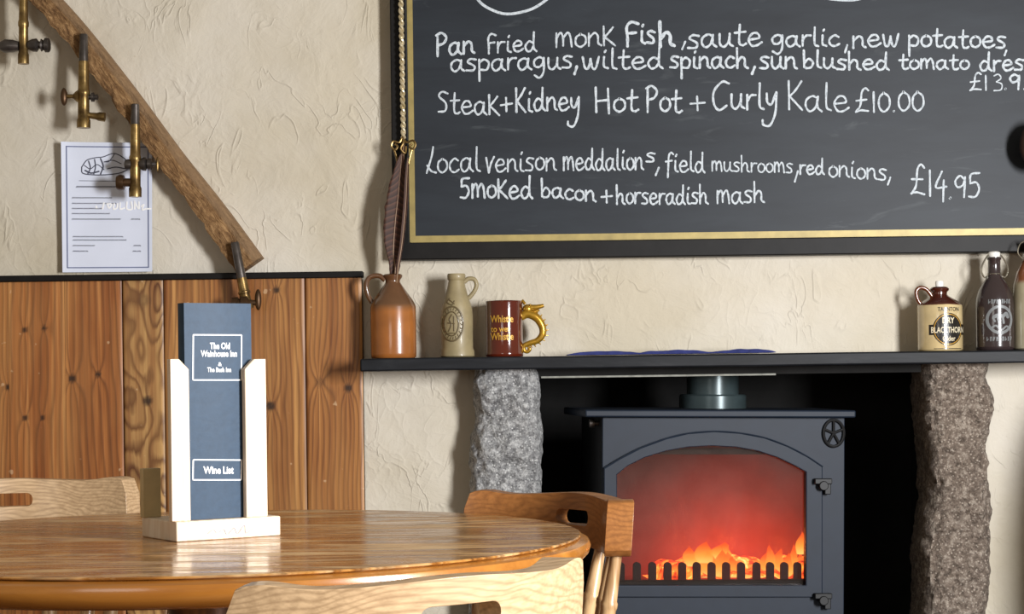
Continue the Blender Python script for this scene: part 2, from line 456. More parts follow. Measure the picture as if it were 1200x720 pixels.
def m_glaze(name, stops, rough=.18, coat=.6):
    """ceramic whose glaze colour changes with height (two-tone dip glazing): stops of (z metres, rgb)"""
    k = N(name); tc = k.n('ShaderNodeTexCoord'); sp = k.n('ShaderNodeSeparateXYZ'); k.l(tc.outputs['Object'], sp.inputs[0])
    n = k.noise(k.coord(), 22, 4)
    z = k.math('ADD', sp.outputs[2], k.math('MULTIPLY', k.math('SUBTRACT', n, .5), .006))
    zz = k.math('DIVIDE', z, .4)
    c = k.ramp(zz, [(s / .4, lin(*rgb)) for s, rgb in stops])
    c = k.mix(k.ramp(n, [(.35, (0, 0, 0, 1)), (.75, (.28, .28, .28, 1))]), c, lin(60, 36, 20))
    k.bsdf(c, rough, 0, k.bump(n, .05, .002), coat, .5, .08); return k.m
M_JUG = m_glaze('salt_glaze_brown', [(0, (162, 98, 46)), (.115, (168, 104, 50)), (.135, (106, 74, 48)), (.2, (100, 66, 40))], .26, .6)
M_STONEWARE = m_plain('buff_stoneware', (146, 132, 98), .48, 0, .1, .16, 26, .25)
M_STONE_RELIEF = m_plain('stoneware_relief', (100, 86, 58), .5, 0, .1, .2, 40, .2)
M_MUG = m_glaze('treacle_glaze', [(0, (92, 30, 14)), (.3, (80, 24, 13))], .12, .9)
M_GOLD = m_plain('gold_lustre', (176, 134, 40), .28, .55, .2, .25, 60, .12)
M_GOLDTEXT = m_plain('gold_lettering', (206, 156, 60), .35, .2, 0, .1)
M_CIDER = m_glaze('cider_two_tone', [(0, (206, 182, 132)), (.1140, (210, 188, 140)), (.1150, (70, 28, 18)), (.3, (66, 26, 18))], .14, .8)
M_DARKGLASS = m_plain('dark_brown_stoneware', (50, 40, 40), .2, 0, .6, .12, 12, .02)
M_BLACKLABEL = m_plain('black_label', (26, 22, 20), .3, 0, .5, .1)
M_CREAM = m_plain('cream_print', (226, 214, 184), .35, 0, .4, .05)
M_SILVERPRINT = m_plain('pale_grey_print', (118, 121, 122), .4, 0, .3, .08)
M_CAPWHITE = m_plain('white_stopper', (232, 230, 224), .3)
M_WIRE = m_plain('steel_wire', (170, 165, 150), .3, .9)
M_RIGHTBOTTLE = m_glaze('cream_brown_bottle', [(0, (176, 168, 140)), (.165, (182, 172, 142)), (.175, (140, 84, 52)), (.3, (150, 92, 60))], .2, .6)
M_CLOTH = m_plain('navy_cloth', (48, 54, 104), .9, 0, 0, .25, 60, .3, .2)
M_DARKWOOD = m_plain('dark_brown_wood', (44, 27, 17), .55, 0, 0, .3, 20, .1)
M_FLOOR = m_wood('floor_boards', (70, 48, 30), (120, 86, 56), 'X', 1.0, .5)
M_HEARTH = m_plain('slate_hearth', (52, 52, 54), .7, 0, 0, .3, 12, .3)

# ------------------------------------------------------------------ setting
WY = 4.8                                   # front face of the fireplace wall
op_l = P(592, 600, WY).x; op_r = P(1128, 600, WY).x; op_t = P(860, 436, WY).z
bm = bmesh.new()
st = 0.02; X0, X1, Z0, Z1 = -2.5, 1.9, 0.0, 2.5
nx, nz = int((X1 - X0) / st), int((Z1 - Z0) / st)
gv = {}
def wv(i, j):
    if (i, j) not in gv:
        x, z = X0 + i * st, Z0 + j * st
        dy = noise.noise(Vector((x * 3, z * 3, 1))) * .009 + noise.noise(Vector((x * 9, z * 9, 4))) * .004
        gv[(i, j)] = bm.verts.new((x, WY + dy * .8, z))
    return gv[(i, j)]
for i in range(nx):
    for j in range(nz):
        xc, zc = X0 + (i + .5) * st, Z0 + (j + .5) * st
        if op_l < xc < op_r and zc < op_t: continue
        bm.faces.new((wv(i, j), wv(i+1, j), wv(i+1, j+1), wv(i, j+1)))
box(bm, (X0, WY + .03, 0), (op_l, WY + .3, Z1)); box(bm, (op_r, WY + .03, 0), (X1, WY + .3, Z1)); box(bm, (op_l, WY + .02, op_t), (op_r, WY + .05, Z1))
tag(obj('wall_back', bm, M_PLASTER, angle=60, recalc=False), kind='structure')

bm = bmesh.new(); box(bm, (-3.2, -2.5, -.08), (3.2, WY + .9, 0)); tag(obj('floor', bm, M_FLOOR), kind='structure')
# sooted recess
bm = bmesh.new()
box(bm, (op_l - .1, WY + .62, 0), (op_r + .1, WY + .72, 1.6))
box(bm, (op_l - .12, WY + .02, 0), (op_l, WY + .72, 1.6)); box(bm, (op_r, WY + .02, 0), (op_r + .12, WY + .72, 1.6))
box(bm, (op_l - .1, WY + .02, 1.6), (op_r + .1, WY + .72, 1.66))
tag(obj('wall_fireplace', bm, M_SOOT), kind='structure')
HEARTH = .27
bm = bmesh.new(); box(bm, (op_l - .12, WY - .42, 0), (op_r + .12, WY + .62, HEARTH))
tag(obj('floor_hearth', bm, M_HEARTH, bevel=.01), kind='structure')

# wainscot
wx0, wx1 = P(-480, 500, WY).x, P(427, 500, WY).x
wz1 = P(200, 329, WY).z
cuts = [-480, -400, -320, -240, -160, -90, -45, 14, 80, 147, 195, 250, 312, 360, 427]
tints = [(178,112,56),(170,104,50),(184,120,64),(174,108,54),(176,110,54),(184,118,60),(172,108,54),(172,104,50),(180,114,58),(196,156,98),(184,128,70),(176,118,62),(190,136,76),(182,124,66)]
contr = [.6,.6,.6,.6,.6,.6,.6,.6,.6,.95,.6,.6,.6,.65]
freq = [68,74,62,70,70,70,75,60,66,44,60,70,72,80]
cx = [P(c_, 500, WY).x for c_ in cuts]
knots = [(29,387,4),(52,385,4),(85,444,6),(115,439,4.5),(10,454,5),(30,490,4),(50,490,3.5),(375,448,7.5),(408,455,6),(317,476,7),(173,470,7),(324,340,5),(170,352,9)]
kpos = [(P(a, b, WY - .02), r / 458.0) for a, b, r in knots]
bm = bmesh.new()
lg = bm.verts.layers.float.new('grain'); lk = bm.verts.layers.float.new('knot'); lc = bm.verts.layers.float.new('contrast'); lt = bm.verts.layers.float_color.new('tint')
GAPS = {147: .0024, 360: .0016, 427: .002, 195: .0014}
for pi in range(len(cuts) - 1):
    xa, xb = cx[pi] + GAPS.get(cuts[pi], .0007) / 2, cx[pi+1] - GAPS.get(cuts[pi+1], .0007) / 2
    cols = max(6, int((xb - xa) / .005)); rows = 190
    ev = .003
    grid = []
    off = pi * 3.7
    for j in range(rows + 1):
        z = wz1 * j / rows; row = []
        for i in range(cols + 1):
            x = xa + (xb - xa) * i / cols
            edge = min(i, cols - i)
            y = WY - .022 + (.0025 if (i == 0 and cuts[pi] in GAPS) or (i == cols and cuts[pi+1] in GAPS) else 0)
            vv = bm.verts.new((x, y, z))
            gx = x
            kd = 0.0
            for kp, kr in kpos:
                if not (xa - .002 < kp.x < xb + .002): continue
                dx, dz = x - kp.x, (z - kp.z) * .55
                r = math.hypot(dx, dz)
                gx += dx / (r + 1e-5) * kr * 1.6 * math.exp(-(r / (kr * 2.2)) ** 2)
                r2 = math.hypot(dx, z - kp.z)
                kd = max(kd, min(1, max(0, (kr - r2) / (kr * .45))) * (.92 if kr < .016 else .35))
            if pi == 9:   # the cathedral-grained board
                q = noise.noise(Vector((x * 9 + 3, z * 4.5, 2))) * 1.7 + noise.noise(Vector((x * 26, z * 13, 7))) * .35
                gval = q * 3.4 + (gx - xa) * 16
            else:
                q = noise.noise(Vector((x * 8 + off, z * .9, off))) * .9 + noise.noise(Vector((x * 3, z * 5, off + 5))) * .25
                gval = gx * freq[pi] + q * 2.2
            vv[lg] = gval + 50; vv[lk] = kd; vv[lc] = contr[pi]
            vv[lt] = lin(*tints[pi])
            row.append(vv)
        grid.append(row)
    for j in range(rows):
        for i in range(cols):
            bm.faces.new((grid[j][i], grid[j][i+1], grid[j+1][i+1], grid[j+1][i]))
    # sides and top back to the wall
    for side in (0, cols):
        a0, a1 = grid[0][side], grid[rows][side]
        b0 = bm.verts.new((a0.co.x, WY + .004, 0)); b1 = bm.verts.new((a1.co.x, WY + .004, wz1))
        for v_ in (b0, b1): v_[lk] = 1.0; v_[lt] = lin(30, 18, 10); v_[lc] = 0
        col_ = [grid[j][side] for j in range(rows + 1)]
        bm.faces.new(col_ + [b1, b0])
tag(obj('trim_1', bm, M_BOARDS, recalc=False, angle=80), kind='structure')
bm = bmesh.new(); box(bm, (wx0, WY - .006, 0), (wx1, WY + .003, wz1 - .003)); tag(obj('trim_3', bm, M_SOOT), kind='structure')
bm = bmesh.new()
za, zb = P(200, 329, WY).z, P(200, 321.5, WY).z
box(bm, (wx0, WY - .032, za), (wx1 + .004, WY + .004, zb)); tag(obj('trim_2', bm, M_BLACKPAINT, bevel=.003), kind='structure')

# ------------------------------------------------------------------ granite pillars
def pillar(name, left, right, label, mat, seed, yf, yb):
    zt = P(600, 428, yf).z
    bm = bmesh.new(); rows, nf = 130, 30
    def edge(tab, py):
        for (a, xa), (b, xb) in zip(tab, tab[1:]):
            if a <= py <= b: return xa + (xb - xa) * (py - a) / (b - a)
        return tab[0][1] if py < tab[0][0] else tab[-1][1]
    rings = []
    zb_ = HEARTH
    for j in range(rows + 1):
        z = zb_ + (zt - zb_) * j / rows
        py = HY - (z - CAMZ) * F / yf
        pyc = min(max(py, 425), 730)
        xl = P(edge(left, pyc), pyc, yf).x; xr = P(edge(right, pyc), pyc, yf).x
        ring = []
        pts = [(xl + (xr - xl) * i / nf, yf) for i in range(nf + 1)] + [(xr, yf + (yb - yf) * i / 8) for i in range(1, 9)] + [(xr - (xr - xl) * i / 6, yb) for i in range(1, 7)] + [(xl, yb - (yb - yf) * i / 8) for i in range(1, 8)]
        for (x, y) in pts:
            q = Vector((x * 13 + seed, y * 13, z * 13)); q2 = Vector((x * 34, y * 34 + seed, z * 34))
            d = noise.noise(q) * .014 + noise.noise(q2) * .009 + noise.noise(q2 * 2.1) * .005
            cxm, cym = (xl + xr) / 2, (yf + yb) / 2
            rx = (x - cxm) / ((xr - xl) / 2); ry = (y - cym) / ((yb - yf) / 2)
            corner = max(0, abs(rx) + abs(ry) - 1.55)
            x2 = x + rx * d * .55 - rx * corner * .03; y2 = y + ry * d - ry * corner * .035
            ring.append(bm.verts.new((x2, y2, z)))
        rings.append(ring)
    m = len(rings[0])
    for a, b in zip(rings, rings[1:]):
        for i in range(m): bm.faces.new((a[i], a[(i+1) % m], b[(i+1) % m], b[i]))
    bm.faces.new(rings[-1]); bm.faces.new(list(reversed(rings[0])))
    o = obj(name, bm, mat, angle=50)
    return tag(o, label, 'pillar', 'granite pillars of the fireplace')
pillar('stone_pillar', [(425,556),(445,555),(470,556),(490,558),(510,552),(535,550),(560,553),(600,551),(730,550)],
       [(425,628),(445,632),(470,632),(520,637),(545,635),(570,634),(730,636)], 'pale grey rough granite pillar left of the stove', M_GRANITE_L, 3, WY - .12, WY + .12)
pillar('stone_pillar', [(425,1084),(460,1086),(500,1086),(540,1092),(590,1094),(620,1090),(650,1086),(730,1085)],
       [(425,1163),(450,1163),(480,1170),(505,1166),(540,1163),(580,1164),(610,1167),(650,1168),(690,1166),(730,1160)], 'brownish rough granite pillar right of the stove', M_GRANITE_R, 11, WY - .12, WY + .12)

# ------------------------------------------------------------------ mantel
MF = WY - .17                                     # mantel front
mt = P(422, 420.5, MF).z; mb = P(422, 435.5, MF).z
ml = P(422, 428, MF).x
bm = bmesh.new()
vs = box(bm, (ml, MF, mb), (1.75, WY + .01, mt))
bmesh.ops.subdivide_edges(bm, edges=[e for e in bm.edges if abs((e.verts[0].co - e.verts[1].co).x) > .5], cuts=60)
for v_ in bm.verts:
    v_.co.z += noise.noise(Vector((v_.co.x * 4, v_.co.y * 3, 2))) * .0022
    if v_.co.y < MF + .01: v_.co.y += noise.noise(Vector((v_.co.x * 5, 3, v_.co.z * 20))) * .003
tag(obj('mantel_shelf', bm, M_MANTEL, bevel=.004), 'long worn black mantel shelf over the fireplace', 'shelf')
bm = bmesh.new()
ll, lr = P(634, 440, WY - .03).x, P(1100, 440, WY - .03).x
lz = P(640, 442, WY - .06).z
box(bm, (ll - .04, WY - .06, lz), (lr, WY + .05, mb))
r_ = thing('lintel', 'thin dark lintel under the mantel with pale lower lip', 'lintel', (0, 0, 0))
obj('lintel_bar', bm, M_SOOT, r_)
bm = bmesh.new(); box(bm, (ll, WY - .064, lz - .003), (P(905, 436, WY).x, WY - .03, lz + .0015)); obj('lip', bm, M_IRON_EDGE, r_, label='pale grey lip')

# ------------------------------------------------------------------ chalkboard
BY = WY - .035                                    # front of the slate
fl = P(460.5, 290, BY - .01).x; gb_l = P(480.5, 280, BY).x; gb_r = P(487, 280, BY).x
zf0 = P(475, 305, BY - .012).z; zg0 = P(475, 285, BY).z; zg1 = P(475, 277, BY).z
zT = 2.28; xR = 1.62
cb = thing('chalkboard', 'large black framed chalkboard menu with gilt edge and white chalk writing', 'chalkboard', (0, 0, 0))
bm = bmesh.new(); box(bm, (gb_l - .004, BY, zg0 - .004), (xR - .02, WY + .008, zT - .02)); obj('slate', bm, M_SLATE, cb)
bm = bmesh.new()
plate(bm, [(fl, zf0), (xR + .03, zf0), (xR + .03, zT + .03), (fl, zT + .03)], [[(gb_l, zg0), (xR - .014, zg0), (xR - .014, zT - .014), (gb_l, zT - .014)]], BY - .016, WY + .008)
obj('frame', bm, M_BLACKPAINT, cb, bevel=.003)
bm = bmesh.new()
w_ = zg1 - zg0
plate(bm, [(gb_l, zg0), (xR - .014, zg0), (xR - .014, zT - .014), (gb_l, zT - .014)], [[(gb_r, zg0 + w_), (xR - .03, zg0 + w_), (xR - .03, zT - .03), (gb_r, zT - .03)]], BY - .005, BY + .002)
obj('gilt_strip', bm, M_GILT, cb)

G = {
'a': (1.0, [[(.75,.85),(.45,1),(.1,.75),(.06,.3),(.3,0),(.62,.28),(.75,.9)], [(.76,.97),(.74,.3),(.98,.02)]]),
'b': (.85, [[(.06,1.8),(.09,.08)], [(.09,.5),(.42,.95),(.75,.6),(.62,.12),(.3,0),(.09,.12)]]),
'c': (.8, [[(.72,.85),(.42,1),(.08,.6),(.15,.15),(.45,0),(.78,.2)]]),
'd': (1.0, [[(.68,.8),(.35,.95),(.05,.5),(.22,.03),(.52,.1),(.72,.5)], [(.76,1.8),(.74,.4),(.98,0)]]),
'e': (.92, [[(.1,.48),(.72,.6),(.62,.95),(.3,.95),(.06,.5),(.25,.03),(.58,.02),(.9,.25)]]),
'f': (.72, [[(.78,1.55),(.52,1.7),(.32,1.35),(.26,.2),(.22,-.55)], [(.02,.88),(.62,.98)]]),
'g': (.9, [[(.72,.85),(.42,1),(.08,.7),(.12,.25),(.4,.15),(.65,.4),(.75,.92)], [(.76,.95),(.74,-.25),(.46,-.78),(.1,-.55)]]),
'h': (.98, [[(.06,1.8),(.09,0)], [(.09,.5),(.42,1),(.68,.78),(.7,.2),(.95,0)]]),
'i': (.45, [[(.16,1),(.16,.2),(.42,.02)], [(.2,1.42),(.27,1.56)]]),
'k': (.85, [[(.06,1.5),(.09,0)], [(.7,1.4),(.34,.9),(.1,.66)], [(.1,.66),(.45,.35),(.85,-.05)]]),
'l': (.45, [[(.16,1.8),(.15,.3),(.42,.02)]]),
'm': (1.2, [[(.06,1.1),(.06,0)], [(.06,.7),(.32,1.12),(.5,.8),(.52,.1)], [(.52,.7),(.82,1.12),(1.0,.8),(1.1,0)]]),
'n': (.9, [[(.06,1),(.06,0)], [(.06,.6),(.42,1),(.66,.78),(.7,.2),(.9,.02)]]),
'o': (.8, [[(.42,1),(.1,.75),(.08,.25),(.4,0),(.74,.3),(.7,.8),(.36,1.0)]]),
'p': (.85, [[(.08,1),(.1,-.85)], [(.08,.7),(.42,1),(.76,.7),(.62,.12),(.14,.12)]]),
'r': (.66, [[(.08,1),(.08,0)], [(.08,.55),(.32,.95),(.64,.98)]]),
's': (.75, [[(.7,.95),(.32,1.02),(.12,.76),(.58,.4),(.52,.04),(.02,.04)]]),
't': (.72, [[(.32,1.6),(.28,.25),(.5,0),(.72,.12)], [(.0,.98),(.68,1.05)]]),
'u': (.95, [[(.08,1),(.1,.25),(.36,0),(.66,.4),(.72,1)], [(.72,1),(.72,.25),(.95,.02)]]),
'w': (1.15, [[(.05,1),(.18,.12),(.4,.05),(.55,.85)], [(.55,.85),(.66,.1),(.88,.05),(1.08,1.02)]]),
'y': (.85, [[(.08,1),(.12,.4),(.4,.25),(.66,.95)], [(.72,1.05),(.66,-.3),(.3,-1.2),(-.15,-1.15),(-.2,-.85)]]),
'P': (.9, [[(.12,1.8),(.12,-.05)], [(.0,1.7),(.42,1.88),(.8,1.5),(.6,1.02),(.12,.85)]]),
'F': (.78, [[(.78,1.65),(.4,1.78),(.16,1.4),(.2,.6),(.2,-.05)], [(.16,.92),(.66,.98)]]),
'S': (.9, [[(.78,1.5),(.34,1.62),(.1,1.25),(.62,.75),(.58,.15),(.05,.05)]]),
'5': (.9, [[(.78,1.62),(.2,1.55),(.14,.95)], [(.14,.95),(.55,1.0),(.75,.55),(.5,.05),(.05,.08)]]),
'K': (.9, [[(.06,1.85),(.09,0)], [(.8,1.85),(.45,1.25),(.12,.85)], [(.12,.85),(.5,.4),(.85,-.02)]]),
'H': (1.1, [[(.06,1.85),(.1,.0)], [(.85,1.75),(.92,-.12)], [(.1,.82),(.88,.9)]]),
'C': (1.15, [[(1.15,1.82),(.7,1.95),(.15,1.3),(.15,.45),(.5,0),(1.0,.3)]]),
'L': (.72, [[(.5,1.9),(.38,1.2),(.0,.0)], [(.05,.55),(.35,.15),(.72,.02)]]),
'V': (.72, [[(.05,1.2),(.28,0)], [(.28,0),(.45,.7),(.72,1.25)]]),
'£': (1.0, [[(.9,1.6),(.68,1.78),(.45,1.45),(.36,.5),(.05,0)], [(.05,.02),(.4,.12),(.9,.05)], [(.08,.85),(.78,.92)]]),
'0': (.85, [[(.42,1.45),(.1,1.05),(.1,.35),(.42,0),(.78,.4),(.74,1.1),(.36,1.45)]]),
'1': (.35, [[(.16,1.5),(.18,.0)]]),
'3': (.75, [[(.05,1.35),(.4,1.5),(.62,1.15),(.25,.82)], [(.25,.82),(.68,.6),(.6,.1),(.05,.02)]]),
'4': (.85, [[(.5,1.5),(.1,.55),(.8,.65)], [(.62,1.0),(.58,-.25)]]),
'9': (.85, [[(.72,1.25),(.4,1.5),(.08,1.15),(.25,.75),(.62,.9),(.74,1.35)], [(.75,1.4),(.68,.05)]]),
'.': (.3, [[(.12,.02),(.16,.06)]]),
',': (.35, [[(.2,.12),(.02,-.5)]]),
'+': (.9, [[(.42,.95),(.45,-.05)], [(.05,.42),(.85,.5)]]),
}
rng = random.Random(3)
def chalk_word(bm, s, x0, x1, y0, y1, xh, w=2.1, mp=None):
    tot = sum(G[c][0] for c in s) + .10 * (len(s) - 1)
    sx = (x1 - x0) / tot; cur = 0.0; lf = 0.0
    for ch in s:
        wd, strokes = G[ch]
        jit = rng.uniform(-.06, .06)
        for stq in strokes:
            lf += 4e-5
            pts = crom([(p[0] + cur, p[1], 0) for p in stq], 7)
            q = []
            for p in pts:
                xx = x0 + p.x * sx
                by = y0 + (y1 - y0) * (xx - x0) / (x1 - x0)
                q.append((xx, -(by - (p.y + jit) * xh)))
            m = len(q)
            ws = [w * (1 + .22 * math.sin(i * .9 + xx) * .6 + rng.uniform(-.05, .05)) for i in range(m)]
            ribbon(bm, q, ws, mp, lf)
        cur += wd + .10
def board_map(x, y, lift): 
    p = P(x, -y, BY - .0012); p.y -= lift; return p
LINES = [
 [('Pan',511,556,65,62,14,2.8),('Fried',570,629,62,60,12.5,2.3),('monk',651,721,56,53,15,2.3),('F',731,748,54,54,15.5,3.2),('is',750,768,50,52,14,3.0),('h',772,791,54,53,16,4.0),(',',799,806,50,50,14,2.2),('saute',806,893,56,53,15,2.6),('garlic',904,984,54,54,12.5,2.5),(',',990,995,54,54,14,2.5),('new',999,1054,56,54,13.5,2.5),('potatoes',1064,1179,55,56,13,2.6),(',',1177,1181,60,60,9,2.2)],
 [('asparagus',528,671,84,80,13.5,2.4),(',',673,678,80,80,14,3.0),('wilted',682,777,81,80,13.5,2.5),('spinach',785,877,80,80,13,2.7),(',',881,887,80,80,13,3.0),('sun',890,934,80,81,13.5,2.7),('blushed',941,1042,80,82,11.5,2.6),('tomato',1054,1136,81,81,10.5,2.5),('dressing',1148,1248,83,82,12,2.6)],
 [('£1',1136,1158,106,105,11.5,2.0),('3',1164,1175,107,107,13,1.5),('.9',1176,1196,105,105,12,2.6),('5',1200,1212,105,105,11,2.6)],
 [('Steak',513,585,132,135,15,2.3),('+',586,601,131,130,16,2.3),('Kidney',604,680,131,129,15,2.5),('Hot',697,748,132,131,15.5,2.6),('Pot',757,799,131,131,16,2.6),('+',808,827,129,129,16,2.2),('Curly',834,912,129,127,17,2.6),('Kale',923,995,129,131,18,2.3),('£10.00',1002,1083,132,129,15.5,2.3)],
 [('Local',500,563,202,201,16,2.1),('Venison',569,652,202,199,14.5,2.1),('meddalion',660,754,199,199,14,2.2),('s',757,768,190,190,10,2.2),(',',768,775,198,198,14,2.2),('field',780,826,201,202,13,2.1),('mushrooms',834,929,200,203,10.5,1.8),(',',931,938,204,204,20,2.0),('red',937,966,204,204,10.5,2.2),('onions',971,1039,207,211,12.5,2.1),(',',1040,1046,210,210,14,2.1)],
 [('£14',1067,1110,228,233,20,2.3),('.95',1111,1150,233,231,17.5,2.3)],
 [('5moked',539,624,233,232,14.5,2.5),('bacon',634,698,231,236,12,2.4),('+',704,718,237,237,14,2.2),('horseradish',722,830,239,239,12.5,2.2),('mash',840,896,238,238,13.5,2.2)],
]
for line in LINES:
    for s, x0, x1, y0, y1, xh, w in line:
        bm = bmesh.new(); chalk_word(bm, s, x0, x1, y0, y1, xh, w + .05, board_map)
        obj('chalk_word', bm, M_CHALK, cb, smooth=False, recalc=False)
for pts, w in (([(545,-25),(556,-6),(568,7),(590,16),(612,14),(630,7),(650,-8)], 3.2), ([(950,-6),(975,-1),(1000,0),(1020,-5)], 3)):
    bm = bmesh.new(); ribbon(bm, [(p.x, -p.y) for p in crom([(a, b, 0) for a, b in pts], 8)], w, board_map)
    obj('chalk_stroke', bm, M_CHALK, cb, smooth=False, recalc=False)

# ------------------------------------------------------------------ curved beam
bp = [(-60,-75),(30,-22),(62,8),(100,52),(150,117),(200,186),(250,250),(294,312)]
bwid = [30,29,28,28,29,30,31,34]
bm = bmesh.new(); l_al = bm.verts.layers.float.new('along'); l_ac = bm.verts.layers.float.new('across')
path = crom([(a, b, 0) for a, b in bp], 14); wid = np.interp(np.linspace(0, len(bwid) - 1, len(path)), range(len(bwid)), bwid)
BD = .07
rings = []
for i, p in enumerate(path):
    t = path[min(i+1, len(path)-1)] - path[max(i-1, 0)]; t.normalize(); nr = Vector((t.y, -t.x, 0))   # towards upper right in pixels
    ring = []
    ns = 7
    sec = [(-1 + 2 * q / ns, 0.0) for q in range(ns + 1)] + [(1, .35), (1, .7), (1, 1.0), (-1, 1.0), (-1, .7), (-1, .35)]
    for a, dpt in sec:
        rag = 0.0
        if a < -.6: rag = noise.noise(Vector((p.x * .07, p.y * .07, a))) * 3.4 + noise.noise(Vector((p.x * .22, p.y * .22, 3))) * 2.0
        off = a * wid[i] * .5 + rag
        ch = .012 if a > .85 and dpt < .01 else (.004 if a < -.8 and dpt < .01 else 0)
        y = WY - BD + dpt * (BD + .004) + ch + noise.noise(Vector((p.x * .05, p.y * .05, a * 2))) * .006
        q = P(p.x + nr.x * off, p.y + nr.y * off, WY - BD * .5)
        vv = bm.verts.new((q.x, min(y, WY + .003), q.z)); vv[l_al] = i * .045; vv[l_ac] = (a + 1) / 2; ring.append(vv)
    rings.append(ring)
m = len(rings[0])
for a, b in zip(rings, rings[1:]):
    for i in range(m): bm.faces.new((a[i], a[(i+1) % m], b[(i+1) % m], b[i]))
bm.faces.new(rings[0]); bm.faces.new(rings[-1])
tag(obj('curved_beam', bm, M_BEAM, angle=50), 'old curved brown oak beam sloping across the plaster wall', 'beam')

# ------------------------------------------------------------------ cask taps
TY = WY - BD - .016
GRP_T = 'old brass cask taps hung along the curved beam'
def hline(bm, t, px0, px1, py, prof, n=16):
    turned(bm, P(px0, py, TY) - t, P(px1, py, TY) - t, prof, n)
u_ = TY / F  # metres per pixel at the taps
def tap(label, x, ytop, ynoz, ybot, rn, rb, xt=None):
    xt = x if xt is None else xt
    base = P(x, ybot, TY)
    t = thing('cask_tap', label, 'tap', base, (0, 0, 0), GRP_T)
    L = lambda px, py: P(px, py, TY) - base
    xm = xt + (x - xt) * (ynoz - ytop) / max(1e-3, (ybot - ytop))
    bm = bmesh.new(); turned(bm, L(xt, ytop), L(xm, ynoz), [(0, rn * .8 * u_), (.04, rn * .95 * u_), (.9, rn * 1.05 * u_), (1, rn * 1.1 * u_)])
    # fixing pin into the beam
    mid = L((xt + xm) / 2, ytop + (ynoz - ytop) * .4); turned(bm, mid, mid + Vector((0, TY * 0 + .028, 0)), [(0, .004), (1, .004)], 10)
    obj('nozzle', bm, M_PEWTER, t)
    bm = bmesh.new(); turned(bm, L(xm, ynoz), L(x, ybot), [(0, rb * .9 * u_), (.3, rb * .95 * u_), (.42, rb * u_), (.45, rb * 1.15 * u_), (.5, rb * 1.15 * u_), (.52, rb * u_), (.85, rb * 1.02 * u_), (.88, rb * 1.2 * u_), (1, rb * 1.2 * u_)])
    obj('barrel', bm, M_BRASS, t)
    return t, L
def hpart(t, L, name, mat, px0, px1, py, prof, py1=None, parent=None):
    bm = bmesh.new(); turned(bm, L(px0, py), L(px1, py if py1 is None else py1), [(a, r * u_) for a, r in prof], 16)
    return obj(name, bm, mat, parent or t)
def paddle(t, L, px, py0, py1, w, mat=M_DARKBRASS, key=None):
    bm = bmesh.new(); c = L(px, (py0 + py1) / 2); h = abs(L(px, py0).z - L(px, py1).z)
    ico(bm, c, 1.0, 3, (w * u_ * .5, w * u_ * .55, h * .5))
    return obj('key_handle', bm, mat, key or t)

t, L = tap('leftmost brass tap with grey turned knobs each side, cut by the photo edge', 27.5, -48, -14, 75, 5, 5.4)
hpart(t, L, 'key', M_PEWTER, 33, 58, 53, [(0,5),(.2,7.5),(.4,8),(.5,4.5),(.58,4.5),(.62,7.5),(.72,5.5),(.8,8.5),(.95,8.5),(1,7)])
hpart(t, L, 'spout', M_PEWTER, 22, -24, 54, [(0,5.5),(.15,7.5),(.35,8),(.5,4.5),(.62,6),(.8,5),(1,6)])
t, L = tap('second brass tap from the left with flat key handle on its left', 98, 40, 72, 150, 5, 6.6)
kx = hpart(t, L, 'key', M_BRASS, 93, 78, 113, [(0,8),(.25,6),(.5,2.5),(1,2.5)]); paddle(t, L, 75, 103, 124, 8.5, key=kx)
hpart(t, L, 'key_nut', M_PEWTER, 103, 115, 114, [(0,3),(.3,3),(.35,5.5),(.6,5.5),(.65,3),(.95,3.5),(1,2)])
hpart(t, L, 'spout', M_BRASS, 102, 123, 135, [(0,4.5),(.2,3.5),(.55,4.2),(.65,5.2),(1,5.4)], 137.5)
t, L = tap('bright brass tap hanging in front of the paper menu', 158.5, 122, 146, 231, 5, 6.2)
kx = hpart(t, L, 'key', M_PEWTER, 164, 183, 192.5, [(0,5.5),(.2,8),(.35,8),(.42,5),(.5,7),(.7,7),(.78,3),(1,2)])
paddle(t, L, 184.5, 184, 202, 3.5, M_BRASS, kx)
hpart(t, L, 'key_nut', M_PEWTER, 154, 146, 193, [(0,5.5),(.5,6.5),(.9,5.5),(1,3)])
hpart(t, L, 'spout', M_DARKBRASS, 154, 137, 214, [(0,5),(.45,5),(.5,8.5),(.8,9.5),(1,8)])
t, L = tap('lowest dark tap at the beam foot, behind the wine list folder', 290, 284, 326, 362, 5.2, 6.4, 275)
kx = hpart(t, L, 'key', M_DARKBRASS, 283, 300, 355, [(0,9),(.4,10),(.55,6),(.7,3.5),(1,3)]); paddle(t, L, 302.5, 339, 364, 8, key=kx)
hpart(t, L, 'spout', M_DARKBRASS, 287, 272, 357, [(0,7),(.5,7),(.55,9),(1,8)])

# ------------------------------------------------------------------ pinned paper menu
YP = WY - .016
pm = thing('paper_menu', 'white printed paper menu with blue border pinned to the wall', 'notice', P(125, 319, YP))
o0 = Vector(pm.location)
def pap(x, y, lift=0.0):   # x,y pixel with y up negative
    q = P(x, -y, YP)
    tx = (x - 72) / 107.0; ty = (-y - 167) / 152.0
    curl = .010 * math.exp(-tx * 9) * (1 - .5 * ty) + .006 * math.exp(-(1 - tx) * 10) * ty
    q.y = YP - curl - lift
    return q - o0
bm = bmesh.new(); NX, NY = 24, 30
def pgrid(lift):
    g = []
    for j in range(NY + 1):
        row = []
        for i in range(NX + 1):
            s, tt = i / NX, j / NY
            xl = 72.5 + 1.2 * tt; xr = 178 + .8 * tt; yt = 166.5 + 1.0 * s; yb = 319.5 - 1.0 * s
            x = xl + (xr - xl) * s; y = yt + (yb - yt) * tt
            row.append(bm.verts.new(pap(x, -y, lift)))
        g.append(row)
    return g
